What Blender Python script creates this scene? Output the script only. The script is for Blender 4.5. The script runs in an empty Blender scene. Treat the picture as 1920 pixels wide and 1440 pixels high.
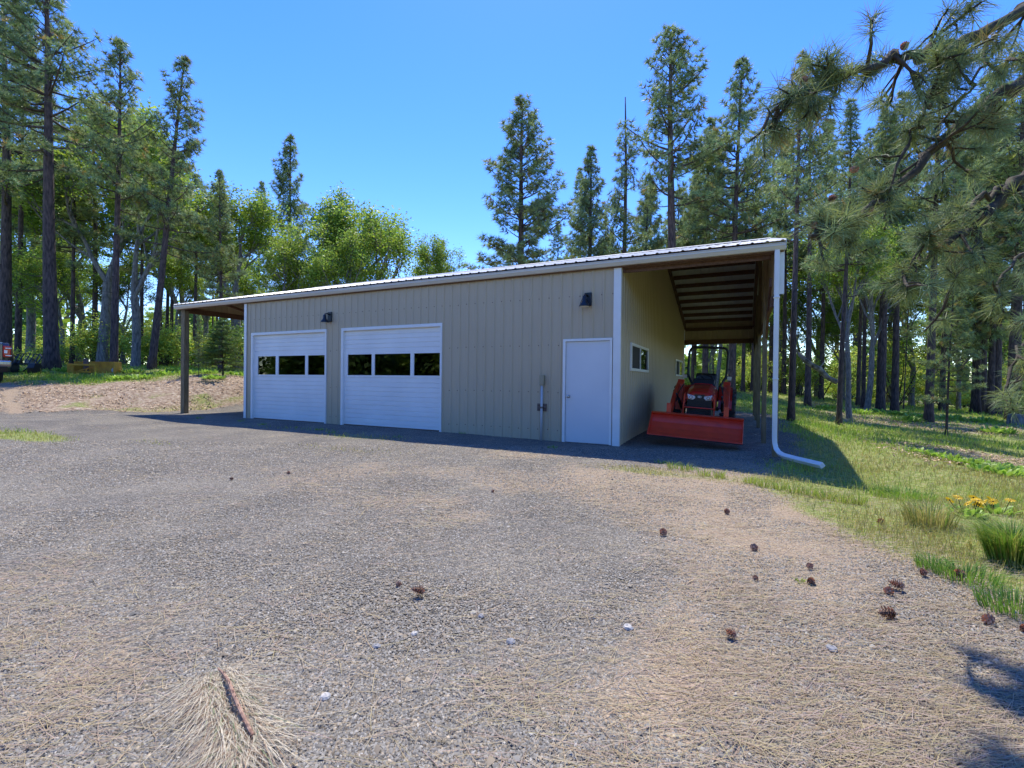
import bpy, math, random
import numpy as np
from mathutils import Vector, Matrix
R_ = math.radians
SC = bpy.context.scene
COL = SC.collection

# ------------------------------------------------------------------ camera
CAM = np.array([2.198, -9.3199, 1.2259]); FPX = 878.99
_yaw, _pit, _rol = 0.45736, -0.00627, 0.0115
FW = np.array([-math.sin(_yaw)*math.cos(_pit), math.cos(_yaw)*math.cos(_pit), math.sin(_pit)])
_rt = np.array([math.cos(_yaw), math.sin(_yaw), 0.0]); _up = np.cross(_rt, FW)
RT = _rt*math.cos(_rol)+_up*math.sin(_rol); UP = _up*math.cos(_rol)-_rt*math.sin(_rol)
cd = bpy.data.cameras.new('camera'); cam = bpy.data.objects.new('camera', cd); COL.objects.link(cam)
cd.sensor_width = 36.0; cd.lens = 36.0*FPX/1920.0; cd.clip_start = 0.05; cd.clip_end = 2000
cam.matrix_world = Matrix(((RT[0], UP[0], -FW[0], CAM[0]), (RT[1], UP[1], -FW[1], CAM[1]), (RT[2], UP[2], -FW[2], CAM[2]), (0, 0, 0, 1)))
SC.camera = cam
def W(u, v, d):                       # point seen at (u, v) of the 1920x1440 photograph, d metres deep
    return CAM+(FW+RT*(u-960)/FPX-UP*(v-720)/FPX)*d

# ------------------------------------------------------------------ light
SUNV = Vector((-0.217, 0.487, 1.0)).normalized()
sel = math.asin(SUNV.z); saz = math.atan2(SUNV.x, SUNV.y)
wd = bpy.data.worlds.new('World'); SC.world = wd; wd.use_nodes = True
nt = wd.node_tree; bg = nt.nodes['Background']
sky = nt.nodes.new('ShaderNodeTexSky'); sky.sky_type = 'NISHITA'; sky.sun_disc = False
sky.sun_elevation = sel; sky.sun_rotation = saz
sky.air_density = 1.0; sky.dust_density = 0.1; sky.ozone_density = 3.0; sky.altitude = 600
hs = nt.nodes.new('ShaderNodeHueSaturation'); hs.inputs['Saturation'].default_value = 1.33; hs.inputs['Hue'].default_value = 0.519; hs.inputs['Value'].default_value = 1.0
nt.links.new(sky.outputs[0], hs.inputs['Color']); nt.links.new(hs.outputs[0], bg.inputs[0]); bg.inputs[1].default_value = 0.112
sl = bpy.data.lights.new('sun', 'SUN'); sl.energy = 2.0; sl.angle = R_(0.53); sl.color = (1.0, 0.95, 0.83)
sun = bpy.data.objects.new('sun', sl); COL.objects.link(sun)
sun.rotation_euler = SUNV.to_track_quat('Z', 'Y').to_euler(); sun.location = (-10, 30, 40)
SC.view_settings.view_transform = 'Standard'; SC.view_settings.look = 'None'
SC.view_settings.exposure = 1.70; SC.view_settings.gamma = 1
SC.cycles.max_bounces = 8; SC.cycles.diffuse_bounces = 5; SC.cycles.glossy_bounces = 3
SC.cycles.transmission_bounces = 4; SC.cycles.transparent_max_bounces = 8
SC.cycles.caustics_reflective = False; SC.cycles.caustics_refractive = False

# ------------------------------------------------------------------ materials
def mat(name, col, rough=0.8, metal=0.0, vary=None, scale=5.0, bump=0.0, bscale=40.0, spec=0.5, attr=None, transl=0.0, coat=0.0, stretch=None, detail=6):
    m = bpy.data.materials.new(name); m.use_nodes = True
    n = m.node_tree.nodes; l = m.node_tree.links
    p = n['Principled BSDF']; p.inputs['Roughness'].default_value = rough; p.inputs['Metallic'].default_value = metal
    p.inputs['Specular IOR Level'].default_value = spec; p.inputs['Coat Weight'].default_value = coat
    p.inputs['Base Color'].default_value = (*col, 1)
    out = p.inputs['Base Color']; src = None
    tc = n.new('ShaderNodeTexCoord'); vec = tc.outputs['Object']
    if stretch:
        mp = n.new('ShaderNodeMapping'); mp.inputs['Scale'].default_value = stretch; l.new(vec, mp.inputs[0]); vec = mp.outputs[0]
    if vary:
        tx = n.new('ShaderNodeTexNoise'); tx.inputs['Scale'].default_value = scale; tx.inputs['Detail'].default_value = detail
        l.new(vec, tx.inputs['Vector'])
        rp = n.new('ShaderNodeValToRGB'); rp.color_ramp.elements[0].position = 0.33; rp.color_ramp.elements[1].position = 0.67
        rp.color_ramp.elements[0].color = (*col, 1); rp.color_ramp.elements[1].color = (*vary, 1)
        l.new(tx.outputs['Fac'], rp.inputs[0]); src = rp.outputs[0]
    if attr:
        at = n.new('ShaderNodeAttribute'); at.attribute_name = attr
        mx = n.new('ShaderNodeMix'); mx.data_type = 'RGBA'; mx.blend_type = 'MULTIPLY'; mx.inputs[0].default_value = 1
        if src: l.new(src, mx.inputs[6])
        else: mx.inputs[6].default_value = (*col, 1)
        l.new(at.outputs['Color'], mx.inputs[7]); src = mx.outputs[2]
    if src: l.new(src, out)
    if bump:
        bt = n.new('ShaderNodeTexNoise'); bt.inputs['Scale'].default_value = bscale; bt.inputs['Detail'].default_value = 5
        l.new(vec, bt.inputs['Vector'])
        bp = n.new('ShaderNodeBump'); bp.inputs['Strength'].default_value = bump; bp.inputs['Distance'].default_value = 0.02
        l.new(bt.outputs['Fac'], bp.inputs['Height']); l.new(bp.outputs[0], p.inputs['Normal'])
    if transl:
        tr = n.new('ShaderNodeBsdfTranslucent'); ms = n.new('ShaderNodeMixShader'); ms.inputs[0].default_value = transl
        if src: l.new(src, tr.inputs[0])
        else: tr.inputs[0].default_value = (*col, 1)
        l.new(p.outputs[0], ms.inputs[1]); l.new(tr.outputs[0], ms.inputs[2]); l.new(ms.outputs[0], n['Material Output'].inputs[0])
    return m

def glass_mat(name, tint, refl):
    m = bpy.data.materials.new(name); m.use_nodes = True
    n = m.node_tree.nodes; l = m.node_tree.links; n.remove(n['Principled BSDF'])
    t = n.new('ShaderNodeBsdfTransparent'); t.inputs[0].default_value = (*tint, 1)
    g = n.new('ShaderNodeBsdfGlossy'); g.inputs['Roughness'].default_value = 0.01
    f = n.new('ShaderNodeFresnel'); f.inputs[0].default_value = refl
    mx = n.new('ShaderNodeMixShader'); l.new(f.outputs[0], mx.inputs[0]); l.new(t.outputs[0], mx.inputs[1]); l.new(g.outputs[0], mx.inputs[2])
    l.new(mx.outputs[0], n['Material Output'].inputs[0]); return m

M_TAN = mat('tan_steel', (0.49, 0.395, 0.262), 0.5, vary=(0.525, 0.425, 0.285), scale=0.7, bump=0.03, bscale=6)
M_WHITE = mat('white_steel', (0.84, 0.83, 0.80), 0.4, vary=(0.77, 0.76, 0.725), scale=2.5)
M_DOOR = mat('door_paint', (0.66, 0.665, 0.67), 0.45, vary=(0.72, 0.72, 0.72), scale=1.2, bump=0.02, bscale=200)
M_GDOOR = mat('garage_door_steel', (0.84, 0.83, 0.80), 0.4, vary=(0.78, 0.765, 0.735), scale=1.3)
M_GUT = mat('gutter_paint', (0.66, 0.63, 0.57), 0.4, vary=(0.60, 0.57, 0.51), scale=1.5, stretch=(1, 6, 6))
M_ROOF = mat('roof_steel', (0.66, 0.65, 0.61), 0.38, metal=0.0, vary=(0.58, 0.56, 0.52), scale=1.1)
M_WOODD = mat('brown_treated_timber', (0.105, 0.050, 0.028), 0.8, vary=(0.175, 0.092, 0.054), scale=9, stretch=(3, 3, 3), bump=0.3, bscale=30)
M_POST = mat('treated_post_timber', (0.155, 0.115, 0.060), 0.85, vary=(0.26, 0.20, 0.11), scale=7, stretch=(3, 3, 0.5), bump=0.4, bscale=30)
M_LAMP = mat('black_lamp_enamel', (0.012, 0.014, 0.02), 0.35)
M_LENS = mat('lamp_lens', (0.75, 0.68, 0.52), 0.4)
M_GREY = mat('grey_plastic', (0.50, 0.50, 0.50), 0.5)
M_BOX = mat('khaki_box', (0.36, 0.30, 0.19), 0.6)
M_RUST = mat('rusty_steel', (0.11, 0.06, 0.04), 0.7, metal=0.4, vary=(0.25, 0.2, 0.17), scale=30)
M_CHROME = mat('brushed_nickel', (0.55, 0.52, 0.48), 0.25, metal=1)
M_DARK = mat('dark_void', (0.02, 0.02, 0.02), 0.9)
M_SCREEN = mat('insect_screen', (0.018, 0.017, 0.022), 0.7)
M_CONC = mat('concrete', (0.32, 0.30, 0.27), 0.9, vary=(0.40, 0.38, 0.34), scale=3, bump=0.3)
M_GLASS = glass_mat('window_glass', (0.42, 0.45, 0.45), 1.62)
M_GLASS2 = glass_mat('side_window_glass', (0.5, 0.55, 0.55), 2.6)
M_RED = mat('orange_red_paint', (0.80, 0.065, 0.024), 0.40, vary=(0.66, 0.050, 0.022), scale=5, coat=0.3)
M_RED2 = mat('red_hood_paint', (0.55, 0.022, 0.012), 0.3, coat=0.5)
M_BLACK = mat('black_paint', (0.012, 0.012, 0.013), 0.45)
M_RUB = mat('rubber', (0.018, 0.018, 0.019), 0.85, vary=(0.035, 0.032, 0.03), scale=8)
M_LIGHT = mat('headlight_glass', (0.75, 0.76, 0.78), 0.12, spec=0.9)
M_YEL = mat('weathered_yellow_paint', (0.72, 0.36, 0.03), 0.6, vary=(0.48, 0.21, 0.02), scale=4, bump=0.2)
M_TRUCK = mat('dark_metallic_truck_paint', (0.035, 0.042, 0.055), 0.25, metal=0.3, coat=0.8)
M_TAIL = mat('tail_light_red', (0.55, 0.01, 0.012), 0.15, spec=0.8)
M_BARK = mat('pine_bark', (0.032, 0.023, 0.024), 0.95, vary=(0.125, 0.088, 0.082), scale=7, stretch=(2.2, 2.2, 0.5), bump=1.0, bscale=9)
M_BARKG = mat('grey_oak_bark', (0.10, 0.092, 0.09), 0.95, vary=(0.27, 0.25, 0.24), scale=8, stretch=(1.6, 1.6, 0.5), bump=0.9, bscale=10)
M_TWIG = mat('limb_bark', (0.030, 0.022, 0.016), 0.95, vary=(0.095, 0.075, 0.045), scale=14, bump=0.6)
M_MOSS = mat('mossy_log_bark', (0.05, 0.04, 0.03), 0.95, vary=(0.36, 0.33, 0.29), scale=5, stretch=(1, 1, 1), bump=0.8, bscale=12)
M_NEED = mat('pine_needles', (0.225, 0.305, 0.145), 0.5, attr='var', transl=0.40)
M_NEEDN = mat('near_pine_needles', (0.20, 0.275, 0.115), 0.6, attr='var', transl=0.38)
M_LEAF = mat('oak_leaves', (0.28, 0.41, 0.065), 0.5, attr='var', transl=0.5)
M_BUSH = mat('understory_leaves', (0.42, 0.52, 0.09), 0.5, attr='var', transl=0.5)
M_FIR = mat('fir_needles', (0.17, 0.27, 0.08), 0.6, attr='var', transl=0.3)
M_GRASS = mat('grass_blades', (0.25, 0.30, 0.075), 0.6, attr='var', transl=0.35)
M_LITTER = mat('dry_pine_needles', (0.37, 0.288, 0.178), 0.7, attr='var', transl=0.1)
M_STONE = mat('crushed_gravel', (0.228, 0.208, 0.170), 0.9, attr='var')
M_CONE = mat('pine_cone_scales', (0.46, 0.27, 0.175), 0.8, attr='var')
M_FLOW = mat('yellow_petals', (0.80, 0.52, 0.02), 0.6, transl=0.3)
M_WYE = mat('broad_green_leaves', (0.30, 0.44, 0.06), 0.5, attr='var', transl=0.4)
M_STUMP = mat('cut_stump_wood', (0.20, 0.15, 0.11), 0.9, vary=(0.33, 0.26, 0.20), scale=6, bump=0.6, bscale=14)

# ------------------------------------------------------------------ mesh helpers
class MB:
    def __init__(s): s.v = []; s.f = []; s.m = []; s.c = []
    def add(s, vs, fs, m=0, c=1.0):
        o = len(s.v); s.v += [tuple(map(float, p)) for p in vs]
        for f in fs: s.f.append(tuple(i+o for i in f)); s.m.append(m); s.c.append(c)
    def box(s, x0, x1, y0, y1, z0, z1, m=0, M=None):
        vs = [(x, y, z) for z in (z0, z1) for y in (y0, y1) for x in (x0, x1)]
        if M is not None: vs = [M @ Vector(v) for v in vs]
        s.add(vs, [(0, 2, 3, 1), (4, 5, 7, 6), (0, 1, 5, 4), (2, 6, 7, 3), (0, 4, 6, 2), (1, 3, 7, 5)], m)
    def prism(s, prof, x0, x1, axis='x', m=0, caps=True):
        n = len(prof)
        def P(a, b, t): return {'x': (t, a, b), 'y': (a, t, b), 'z': (a, b, t)}[axis]
        vs = [P(a, b, x0) for a, b in prof]+[P(a, b, x1) for a, b in prof]
        fs = [(i, (i+1) % n, (i+1) % n+n, i+n) for i in range(n)]
        if caps: fs += [tuple(range(n))[::-1], tuple(range(n, 2*n))]
        s.add(vs, fs, m)
    def tube(s, pts, rad, n=8, caps=True, m=0, c=1.0, sq=None, closed=False):
        pts = [Vector(p) for p in pts]; k = len(pts)
        if not hasattr(rad, '__len__'): rad = [rad]*k
        vs = []; ref = Vector((0, 0, 1))
        for i, p in enumerate(pts):
            t = (pts[min(i+1, k-1)]-pts[max(i-1, 0)]).normalized()
            if i == 0:
                a = t.cross(ref)
                if a.length < 0.1: a = t.cross(Vector((1, 0, 0)))
            else: a = prev-t*prev.dot(t)
            a.normalize(); b = t.cross(a); prev = a
            for j in range(n):
                th = 2*math.pi*(j+(0.5 if n == 4 else 0))/n
                rr = rad[i]
                vs.append(p+(a*math.cos(th)*(sq or 1)+b*math.sin(th))*rr)
        fs = [(i*n+j, i*n+(j+1) % n, (i+1)*n+(j+1) % n, (i+1)*n+j) for i in range(k-1) for j in range(n)]
        if caps: fs += [tuple(range(n))[::-1], tuple(range((k-1)*n, k*n))]
        s.add(vs, fs, m, c)
    def lathe(s, prof, n=16, M=Matrix(), m=0):   # prof: (r, z)
        k = len(prof); vs = [M @ Vector((r*math.cos(2*math.pi*j/n), r*math.sin(2*math.pi*j/n), z)) for r, z in prof for j in range(n)]
        fs = [(i*n+j, i*n+(j+1) % n, (i+1)*n+(j+1) % n, (i+1)*n+j) for i in range(k-1) for j in range(n)]
        s.add(vs, fs, m)
    def build(s, name, mats, parent=None, smooth=False, bevel=0.0, col=False, loc=None):
        me = bpy.data.meshes.new(name); me.from_pydata(s.v, [], s.f)
        if not isinstance(mats, (list, tuple)): mats = [mats]
        for q in mats: me.materials.append(q)
        if len(mats) > 1: me.polygons.foreach_set('material_index', s.m)
        if smooth: me.polygons.foreach_set('use_smooth', [True]*len(s.f))
        if col: set_var(me, np.array([[c]*3 if not hasattr(c, '__len__') else list(c) for c in s.c]))
        me.update(); o = bpy.data.objects.new(name, me); COL.objects.link(o)
        if parent: o.parent = parent
        if loc is not None: o.location = loc
        if bevel:
            b = o.modifiers.new('bevel', 'BEVEL'); b.width = bevel; b.segments = 2; b.limit_method = 'ANGLE'
        return o
def set_var(me, fc):                # per-face colour -> per-corner attribute
    tot = np.zeros(len(me.polygons), np.int32); me.polygons.foreach_get('loop_total', tot)
    c = np.ones((len(me.loops), 4), np.float32); c[:, :3] = np.repeat(fc, tot, axis=0)
    a = me.color_attributes.new('var', 'FLOAT_COLOR', 'CORNER'); a.data.foreach_set('color', c.ravel())
def poly_mesh(name, V, F, mats, fc=None, parent=None, smooth=False):   # F: (n,k) int array, all faces with k corners
    V = np.asarray(V, np.float32); F = np.asarray(F, np.int32); n, k = F.shape
    me = bpy.data.meshes.new(name); me.vertices.add(len(V)); me.vertices.foreach_set('co', V.ravel())
    me.loops.add(n*k); me.loops.foreach_set('vertex_index', F.ravel())
    me.polygons.add(n); me.polygons.foreach_set('loop_start', np.arange(n, dtype=np.int32)*k)
    me.polygons.foreach_set('loop_total', np.full(n, k, np.int32))
    me.materials.append(mats)
    if smooth: me.polygons.foreach_set('use_smooth', np.ones(n, bool))
    me.update(calc_edges=True)
    if fc is not None: set_var(me, fc)
    o = bpy.data.objects.new(name, me); COL.objects.link(o)
    if parent: o.parent = parent
    return o
def tag(o, label=None, cat=None, group=None, kind=None):
    if label: o['label'] = label
    if cat: o['category'] = cat
    if group: o['group'] = group
    if kind: o['kind'] = kind
    return o
def thing(name, label, cat, loc=(0, 0, 0), rz=0, group=None):
    o = bpy.data.objects.new(name, None); o.empty_display_size = 0.2; COL.objects.link(o)
    o.location = loc; o.rotation_euler = (0, 0, rz); return tag(o, label, cat, group)
def copy_tree(root, loc, rot=(0, 0, 0), sc=(1, 1, 1), label=None, group=None, cat=None):
    r = root.copy(); COL.objects.link(r); r.location = loc; r.rotation_euler = rot; r.scale = sc
    tag(r, label, cat, group)
    for ch in root.children:
        c = ch.copy(); COL.objects.link(c); c.parent = r
        for g in ch.children:
            d = g.copy(); COL.objects.link(d); d.parent = c
    return r
def vnoise(x, y, s, seed=0):        # smooth value noise in 0..1
    x = np.asarray(x)*s+seed*17.3; y = np.asarray(y)*s-seed*9.1
    xi = np.floor(x).astype(np.int64); yi = np.floor(y).astype(np.int64); fx = x-xi; fy = y-yi
    def h(a, b):
        n = (a*374761393+b*668265263+seed*1442695) & 0x7fffffff
        n = ((n ^ (n >> 13))*1274126177) & 0x7fffffff
        return ((n ^ (n >> 16)) & 0xffff)/65535.0
    fx = fx*fx*(3-2*fx); fy = fy*fy*(3-2*fy)
    return (h(xi, yi)*(1-fx)+h(xi+1, yi)*fx)*(1-fy)+(h(xi, yi+1)*(1-fx)+h(xi+1, yi+1)*fx)*fy
def fbm(x, y, s, seed=0): return (vnoise(x, y, s, seed)*0.5+vnoise(x, y, s*2.1, seed+1)*0.3+vnoise(x, y, s*4.3, seed+2)*0.2)

# ------------------------------------------------------------------ terrain
CP = [(x, y, 0.0) for x in (-15, -11, -6, -1, 3) for y in (-14, -9, -4, -0.5)]+[(x, y, 0.0) for x in (-13.5, -8, -3, 2.6) for y in (4, 8, 11.3)]
CP += [(-17.2, -3.6, 0), (-17.1, -2.5, 0), (-16.6, -1.2, 0), (-15.6, -0.3, 0), (-15.2, 2, 0.02), (-15.2, 6, 0.1), (-18, -9, 0.0), (-19, -14, 0.1)]
for u, v, d in [(-60, 722, 17), (10, 718, 17), (100, 713, 19.5), (200, 713, 20), (300, 713, 19.5), (380, 716, 19.5), (455, 717, 20), (10, 698, 25), (95, 693, 24), (200, 696, 24),
                (283, 693, 25), (418, 700, 26), (0, 684, 36), (150, 684, 34), (300, 685, 36), (440, 692, 36), (0, 680, 60), (300, 684, 60), (480, 690, 60),
                (1400, 736, 32), (1300, 736, 33), (1400, 765, 20.5), (1300, 760, 21), (1483, 793, 16), (1515, 765, 26), (1573, 797, 17), (1640, 768, 28), (1741, 792, 20), (1774, 820, 15),
                (1905, 797, 20), (1870, 782, 27), (1900, 845, 12), (1800, 862, 9.6), (1919, 882, 8.7), (1640, 752, 48), (1900, 772, 48), (1480, 742, 48)]:
    CP.append(tuple(W(u, v, d)))
CP += [(3.5, 4.8, -0.03), (4.3, 2.8, 0), (4.6, .66, 0), (4.9, -.5, -0.01), (5.2, -1.5, -0.02), (5.6, -3, -0.04), (3.5, -5.8, 0), (5.5, -5.5, -0.02), (7.5, -3, -0.35), (8, -8, -0.25), (6, -12, 0), (12, -6, -0.8)]
for a in range(0, 360, 30):
    x, y = 150*math.cos(R_(a)), 150*math.sin(R_(a)); CP.append((x, y, 2.5*(-x/150)+(1.0*y/150 if y > 0 else 0)-0.5))
CP = np.array(CP)
def _U(r2): return np.where(r2 > 0, 0.5*r2*np.log(r2+1e-12), 0)
def _solve():
    n = len(CP); X = CP[:, :2]/30
    K = _U(((X[:, None]-X[None])**2).sum(-1))+np.eye(n)*0.0008
    P = np.hstack([np.ones((n, 1)), X]); A = np.vstack([np.hstack([K, P]), np.hstack([P.T, np.zeros((3, 3))])])
    return np.linalg.solve(A, np.concatenate([CP[:, 2], np.zeros(3)]))
_TP = _solve()
def Hs(x, y):
    x = np.asarray(x, float).ravel(); y = np.asarray(y, float).ravel(); out = np.empty(len(x)); X = CP[:, :2]/30
    for i in range(0, len(x), 60000):
        q = np.stack([x[i:i+60000], y[i:i+60000]], 1)/30
        k = _U(((q[:, None]-X[None])**2).sum(-1)); out[i:i+60000] = k @ _TP[:-3]+_TP[-3]+q @ _TP[-2:]
    # hold the gravel yard and the floor area level
    dx = np.maximum(np.maximum(-14.8-x, x-2.9), 0); dy = np.maximum(y-11.3, 0); w = np.clip(1-np.hypot(dx, dy)/2.0, 0, 1); w = w*w*(3-2*w)
    out = out*(1-w); out = out-0.05*np.exp(-(((x-1)/4)**2+((y+0.2)/1.2)**2))
    out = out-.13*np.exp(-(((x-3.9)/1.3)**2+((y+2.0)/1.2)**2))+.07*np.clip((-11.5-x)/2.5, 0, 1)*np.clip((-.3-y)/1.5, 0, 1)*np.clip((x+21)/3, 0, 1)
    r = np.hypot(x+2, y-10); out = np.where(r > 140, out*np.exp(-(r-140)/150), out)
    return out
def H(x, y): return float(Hs([x], [y])[0])
def masks(x, y):
    """grass, bare earth, needle litter weights"""
    nz = fbm(x, y, 0.9, 3); nz2 = fbm(x, y, 0.22, 8); nf = fbm(x, y, 3.2, 21)
    # right boundary of the yard
    xb = np.interp(y, [-14, -8, -6, -5.2, -4.8, -3.5, -2.6, -2.0, -1.0, 0, 1.5, 12, 20], [5.5, 4.1, 3.4, 2.95, 2.7, 2.15, 1.65, 1.8, 2.2, 2.5, 2.9, 3.0, 3.2])
    dR = x-xb+(nz-0.5)*0.9
    g = np.clip(dR/0.8, 0, 1)
    # low grass edge creeping in front of the shade line
    back = np.clip((y-11.8+(nz-.5))/1.2, 0, 1); g = np.maximum(g, back)
    # left bank
    xl = np.interp(y, [-14, -9, -3.6, -1.2, -0.3, 1.4, 8, 12], [-19, -18, -17.2, -16.6, -15.7, -15.4, -15.4, -15.4])
    dL = xl-x+(nz-0.5)*0.8
    bank = np.clip(dL/0.5, 0, 1)
    # depth behind the foot of the bank
    top = np.clip((dL-4.3+(nz2-.5)*2.5+(nf-.5)*1.5)/1.2, 0, 1)
    foot = np.clip(1-np.abs(dL-0.5)/0.7, 0, 1)*0.65*np.clip((y+2.6)/1.5, 0, 1)
    patch = np.clip((nz-0.50)*4, 0, 1)*0.66
    g = np.maximum(g, bank*np.maximum(np.maximum(top, foot), patch))
    e = bank*(1-top)
    # bare patches under the right hand trees
    bare = np.clip((fbm(x*0.6, y*1.0, 0.30, 31)-0.50)*9, 0, 1)*np.clip((x-4.5)/1.5, 0, 1)*np.clip((y+0.5)/2, 0, 1)*.62
    e = np.maximum(e, bare); g = g*(1-0.8*bare)
    # small green patches in the gravel
    for cx, cy, rx, ry, k in [(-11.0, -5.2, 1.9, .42, 1.0), (-7.6, -4.4, 1.3, .22, .45), (-5.1, -1.8, 1.2, .4, .5), (-3.9, -3.3, 1.0, .3, .35), (1.2, -2.7, 1.3, .3, .6), (-9.8, -6.2, .5, .3, .35), (-6.7, -1.4, 2.2, .25, .35)]:
        g = np.maximum(g, k*np.clip(1.4-np.hypot((x-cx)/rx, (y-cy)/ry)-(nz-.5)*1.6, 0, 1))
    lit = np.clip((fbm(x, y*1.0, 0.55, 12)-0.36)*3.2, 0, 1)*np.clip(1.15-np.abs(x-1.0)/9, 0.15, 1)
    lit = np.clip(lit*0.75+0.55*np.exp(-(dR/1.6)**2), 0, 1)*(1-bank)
    lit = lit*np.clip((-0.5-y)/2.0+0.25, 0.08, 1)
    trk = np.clip(1.3-np.abs((y+3.0)+.25*(x+18.5)+(nf-.5)*.5)/.26, 0, 1)*np.clip((-16.9-x)/.6, 0, 1)*np.clip((x+23.5)/1.5, 0, 1)
    e = e*(1-trk); g = g*(1-trk); lit = np.maximum(lit, trk)
    return np.clip(g, 0, 1), np.clip(e, 0, 1), np.clip(lit, 0, 1)

def ground_material():
    m = bpy.data.materials.new('ground_surface'); m.use_nodes = True
    n = m.node_tree.nodes; l = m.node_tree.links; p = n['Principled BSDF']; p.inputs['Roughness'].default_value = 0.95
    p.inputs['Specular IOR Level'].default_value = 0.15
    tc = n.new('ShaderNodeTexCoord'); vec = tc.outputs['Object']
    at = n.new('ShaderNodeAttribute'); at.attribute_name = 'mask'; sp = n.new('ShaderNodeSeparateColor'); l.new(at.outputs['Color'], sp.inputs[0])
    def noise(s, d=4, st=None):
        t = n.new('ShaderNodeTexNoise'); t.inputs['Scale'].default_value = s; t.inputs['Detail'].default_value = d
        if st:
            mp = n.new('ShaderNodeMapping'); mp.inputs['Scale'].default_value = st; l.new(vec, mp.inputs[0]); l.new(mp.outputs[0], t.inputs['Vector'])
        else: l.new(vec, t.inputs['Vector'])
        return t.outputs['Fac']
    def ramp(fac, stops):
        r = n.new('ShaderNodeValToRGB'); cr = r.color_ramp
        while len(cr.elements) < len(stops): cr.elements.new(0.5)
        for e, (pos, c) in zip(cr.elements, stops): e.position = pos; e.color = (*c, 1)
        l.new(fac, r.inputs[0]); return r.outputs[0]
    def mix(f, a, b):
        x = n.new('ShaderNodeMix'); x.data_type = 'RGBA'
        if isinstance(f, float): x.inputs[0].default_value = f
        else: l.new(f, x.inputs[0])
        l.new(a, x.inputs[6]); l.new(b, x.inputs[7]); return x.outputs[2]
    def math_(op, a, b, clamp=False):
        x = n.new('ShaderNodeMath'); x.operation = op; x.use_clamp = clamp
        for i, q in enumerate((a, b)):
            if isinstance(q, (int, float)): x.inputs[i].default_value = q
            else: l.new(q, x.inputs[i])
        return x.outputs[0]
    vo = n.new('ShaderNodeTexVoronoi'); vo.inputs['Scale'].default_value = 85; l.new(vec, vo.inputs['Vector'])
    vs = n.new('ShaderNodeSeparateColor'); l.new(vo.outputs['Color'], vs.inputs[0])
    grav = ramp(vs.outputs[0], [(0, (0.092, 0.083, 0.069)), (0.45, (0.18, 0.163, 0.134)), (0.8, (0.245, 0.222, 0.182)), (1, (0.345, 0.305, 0.25))])
    big = ramp(noise(0.9, 5), [(0.35, (0.78, 0.78, 0.80)), (0.65, (1.12, 1.10, 1.06))])
    mg = n.new('ShaderNodeMix'); mg.data_type = 'RGBA'; mg.blend_type = 'MULTIPLY'; mg.inputs[0].default_value = 1; l.new(grav, mg.inputs[6]); l.new(big, mg.inputs[7]); grav = mg.outputs[2]
    tan = ramp(noise(55, 3, (1, 2.2, 1)), [(0.3, (0.20, 0.145, 0.10)), (0.7, (0.50, 0.38, 0.25))])
    earth = ramp(noise(9, 8), [(0.3, (0.20, 0.135, 0.09)), (0.5, (0.34, 0.25, 0.17)), (0.62, (0.44, 0.35, 0.25)), (0.75, (0.56, 0.48, 0.38))])
    gr = ramp(noise(14, 6), [(0.3, (0.13, 0.18, 0.035)), (0.5, (0.22, 0.26, 0.07)), (0.72, (0.40, 0.35, 0.16))])
    thr = noise(24, 4)
    fl = math_('MULTIPLY', math_('SUBTRACT', math_('ADD', sp.outputs[2], math_('MULTIPLY', thr, 1.3)), 1.0), 3.0, True)
    fg = math_('MULTIPLY', math_('SUBTRACT', math_('ADD', sp.outputs[0], math_('MULTIPLY', thr, 0.9)), 0.85), 3.5, True)
    fe = math_('MULTIPLY', math_('SUBTRACT', math_('ADD', sp.outputs[1], math_('MULTIPLY', thr, 0.6)), 0.7), 3.5, True)
    c = mix(fl, grav, tan); c = mix(fe, c, earth); c = mix(fg, c, gr); l.new(c, p.inputs['Base Color'])
    bp = n.new('ShaderNodeBump'); bp.inputs['Strength'].default_value = 0.9; bp.inputs['Distance'].default_value = 0.012
    hb = math_('ADD', math_('MULTIPLY', vo.outputs['Distance'], -0.9), math_('MULTIPLY', noise(7, 8), 1.6)); l.new(hb, bp.inputs['Height']); l.new(bp.outputs[0], p.inputs['Normal'])
    return m
def ground():
    def axis(lo, hi, fine, c0, c1):
        a = [c0]
        while a[-1] < c1: a.append(a[-1]+fine)
        st = fine
        while a[-1] < hi: st *= 1.18; a.append(a[-1]+st)
        st = fine; b = [c0]
        while b[-1] > lo: st *= 1.18; b.append(b[-1]-st)
        return np.array(b[:0:-1]+a)
    xs = axis(-420, 420, 0.22, -22, 9); ys = axis(-300, 420, 0.22, -10, 14)
    X, Y = np.meshgrid(xs, ys); x = X.ravel(); y = Y.ravel(); z = Hs(x, y)
    g, e, li = masks(x, y)
    rough = fbm(x, y, 1.3, 5)-0.5
    z = z+rough*(0.02+0.16*g*np.clip(np.hypot(x, y-3)/14-0.3, 0, 1)+0.17*e)
    nx = len(xs); i = np.arange(len(ys)-1)[:, None]*nx+np.arange(nx-1)[None]; i = i.ravel()
    F = np.stack([i, i+1, i+nx+1, i+nx], 1)
    o = poly_mesh('ground', np.stack([x, y, z], 1), F, ground_material(), smooth=True)
    a = o.data.color_attributes.new('mask', 'FLOAT_COLOR', 'POINT'); c = np.ones((len(x), 4), np.float32); c[:, 0] = g; c[:, 1] = e; c[:, 2] = li
    a.data.foreach_set('color', c.ravel()); tag(o, kind='structure')
ground()

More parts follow.
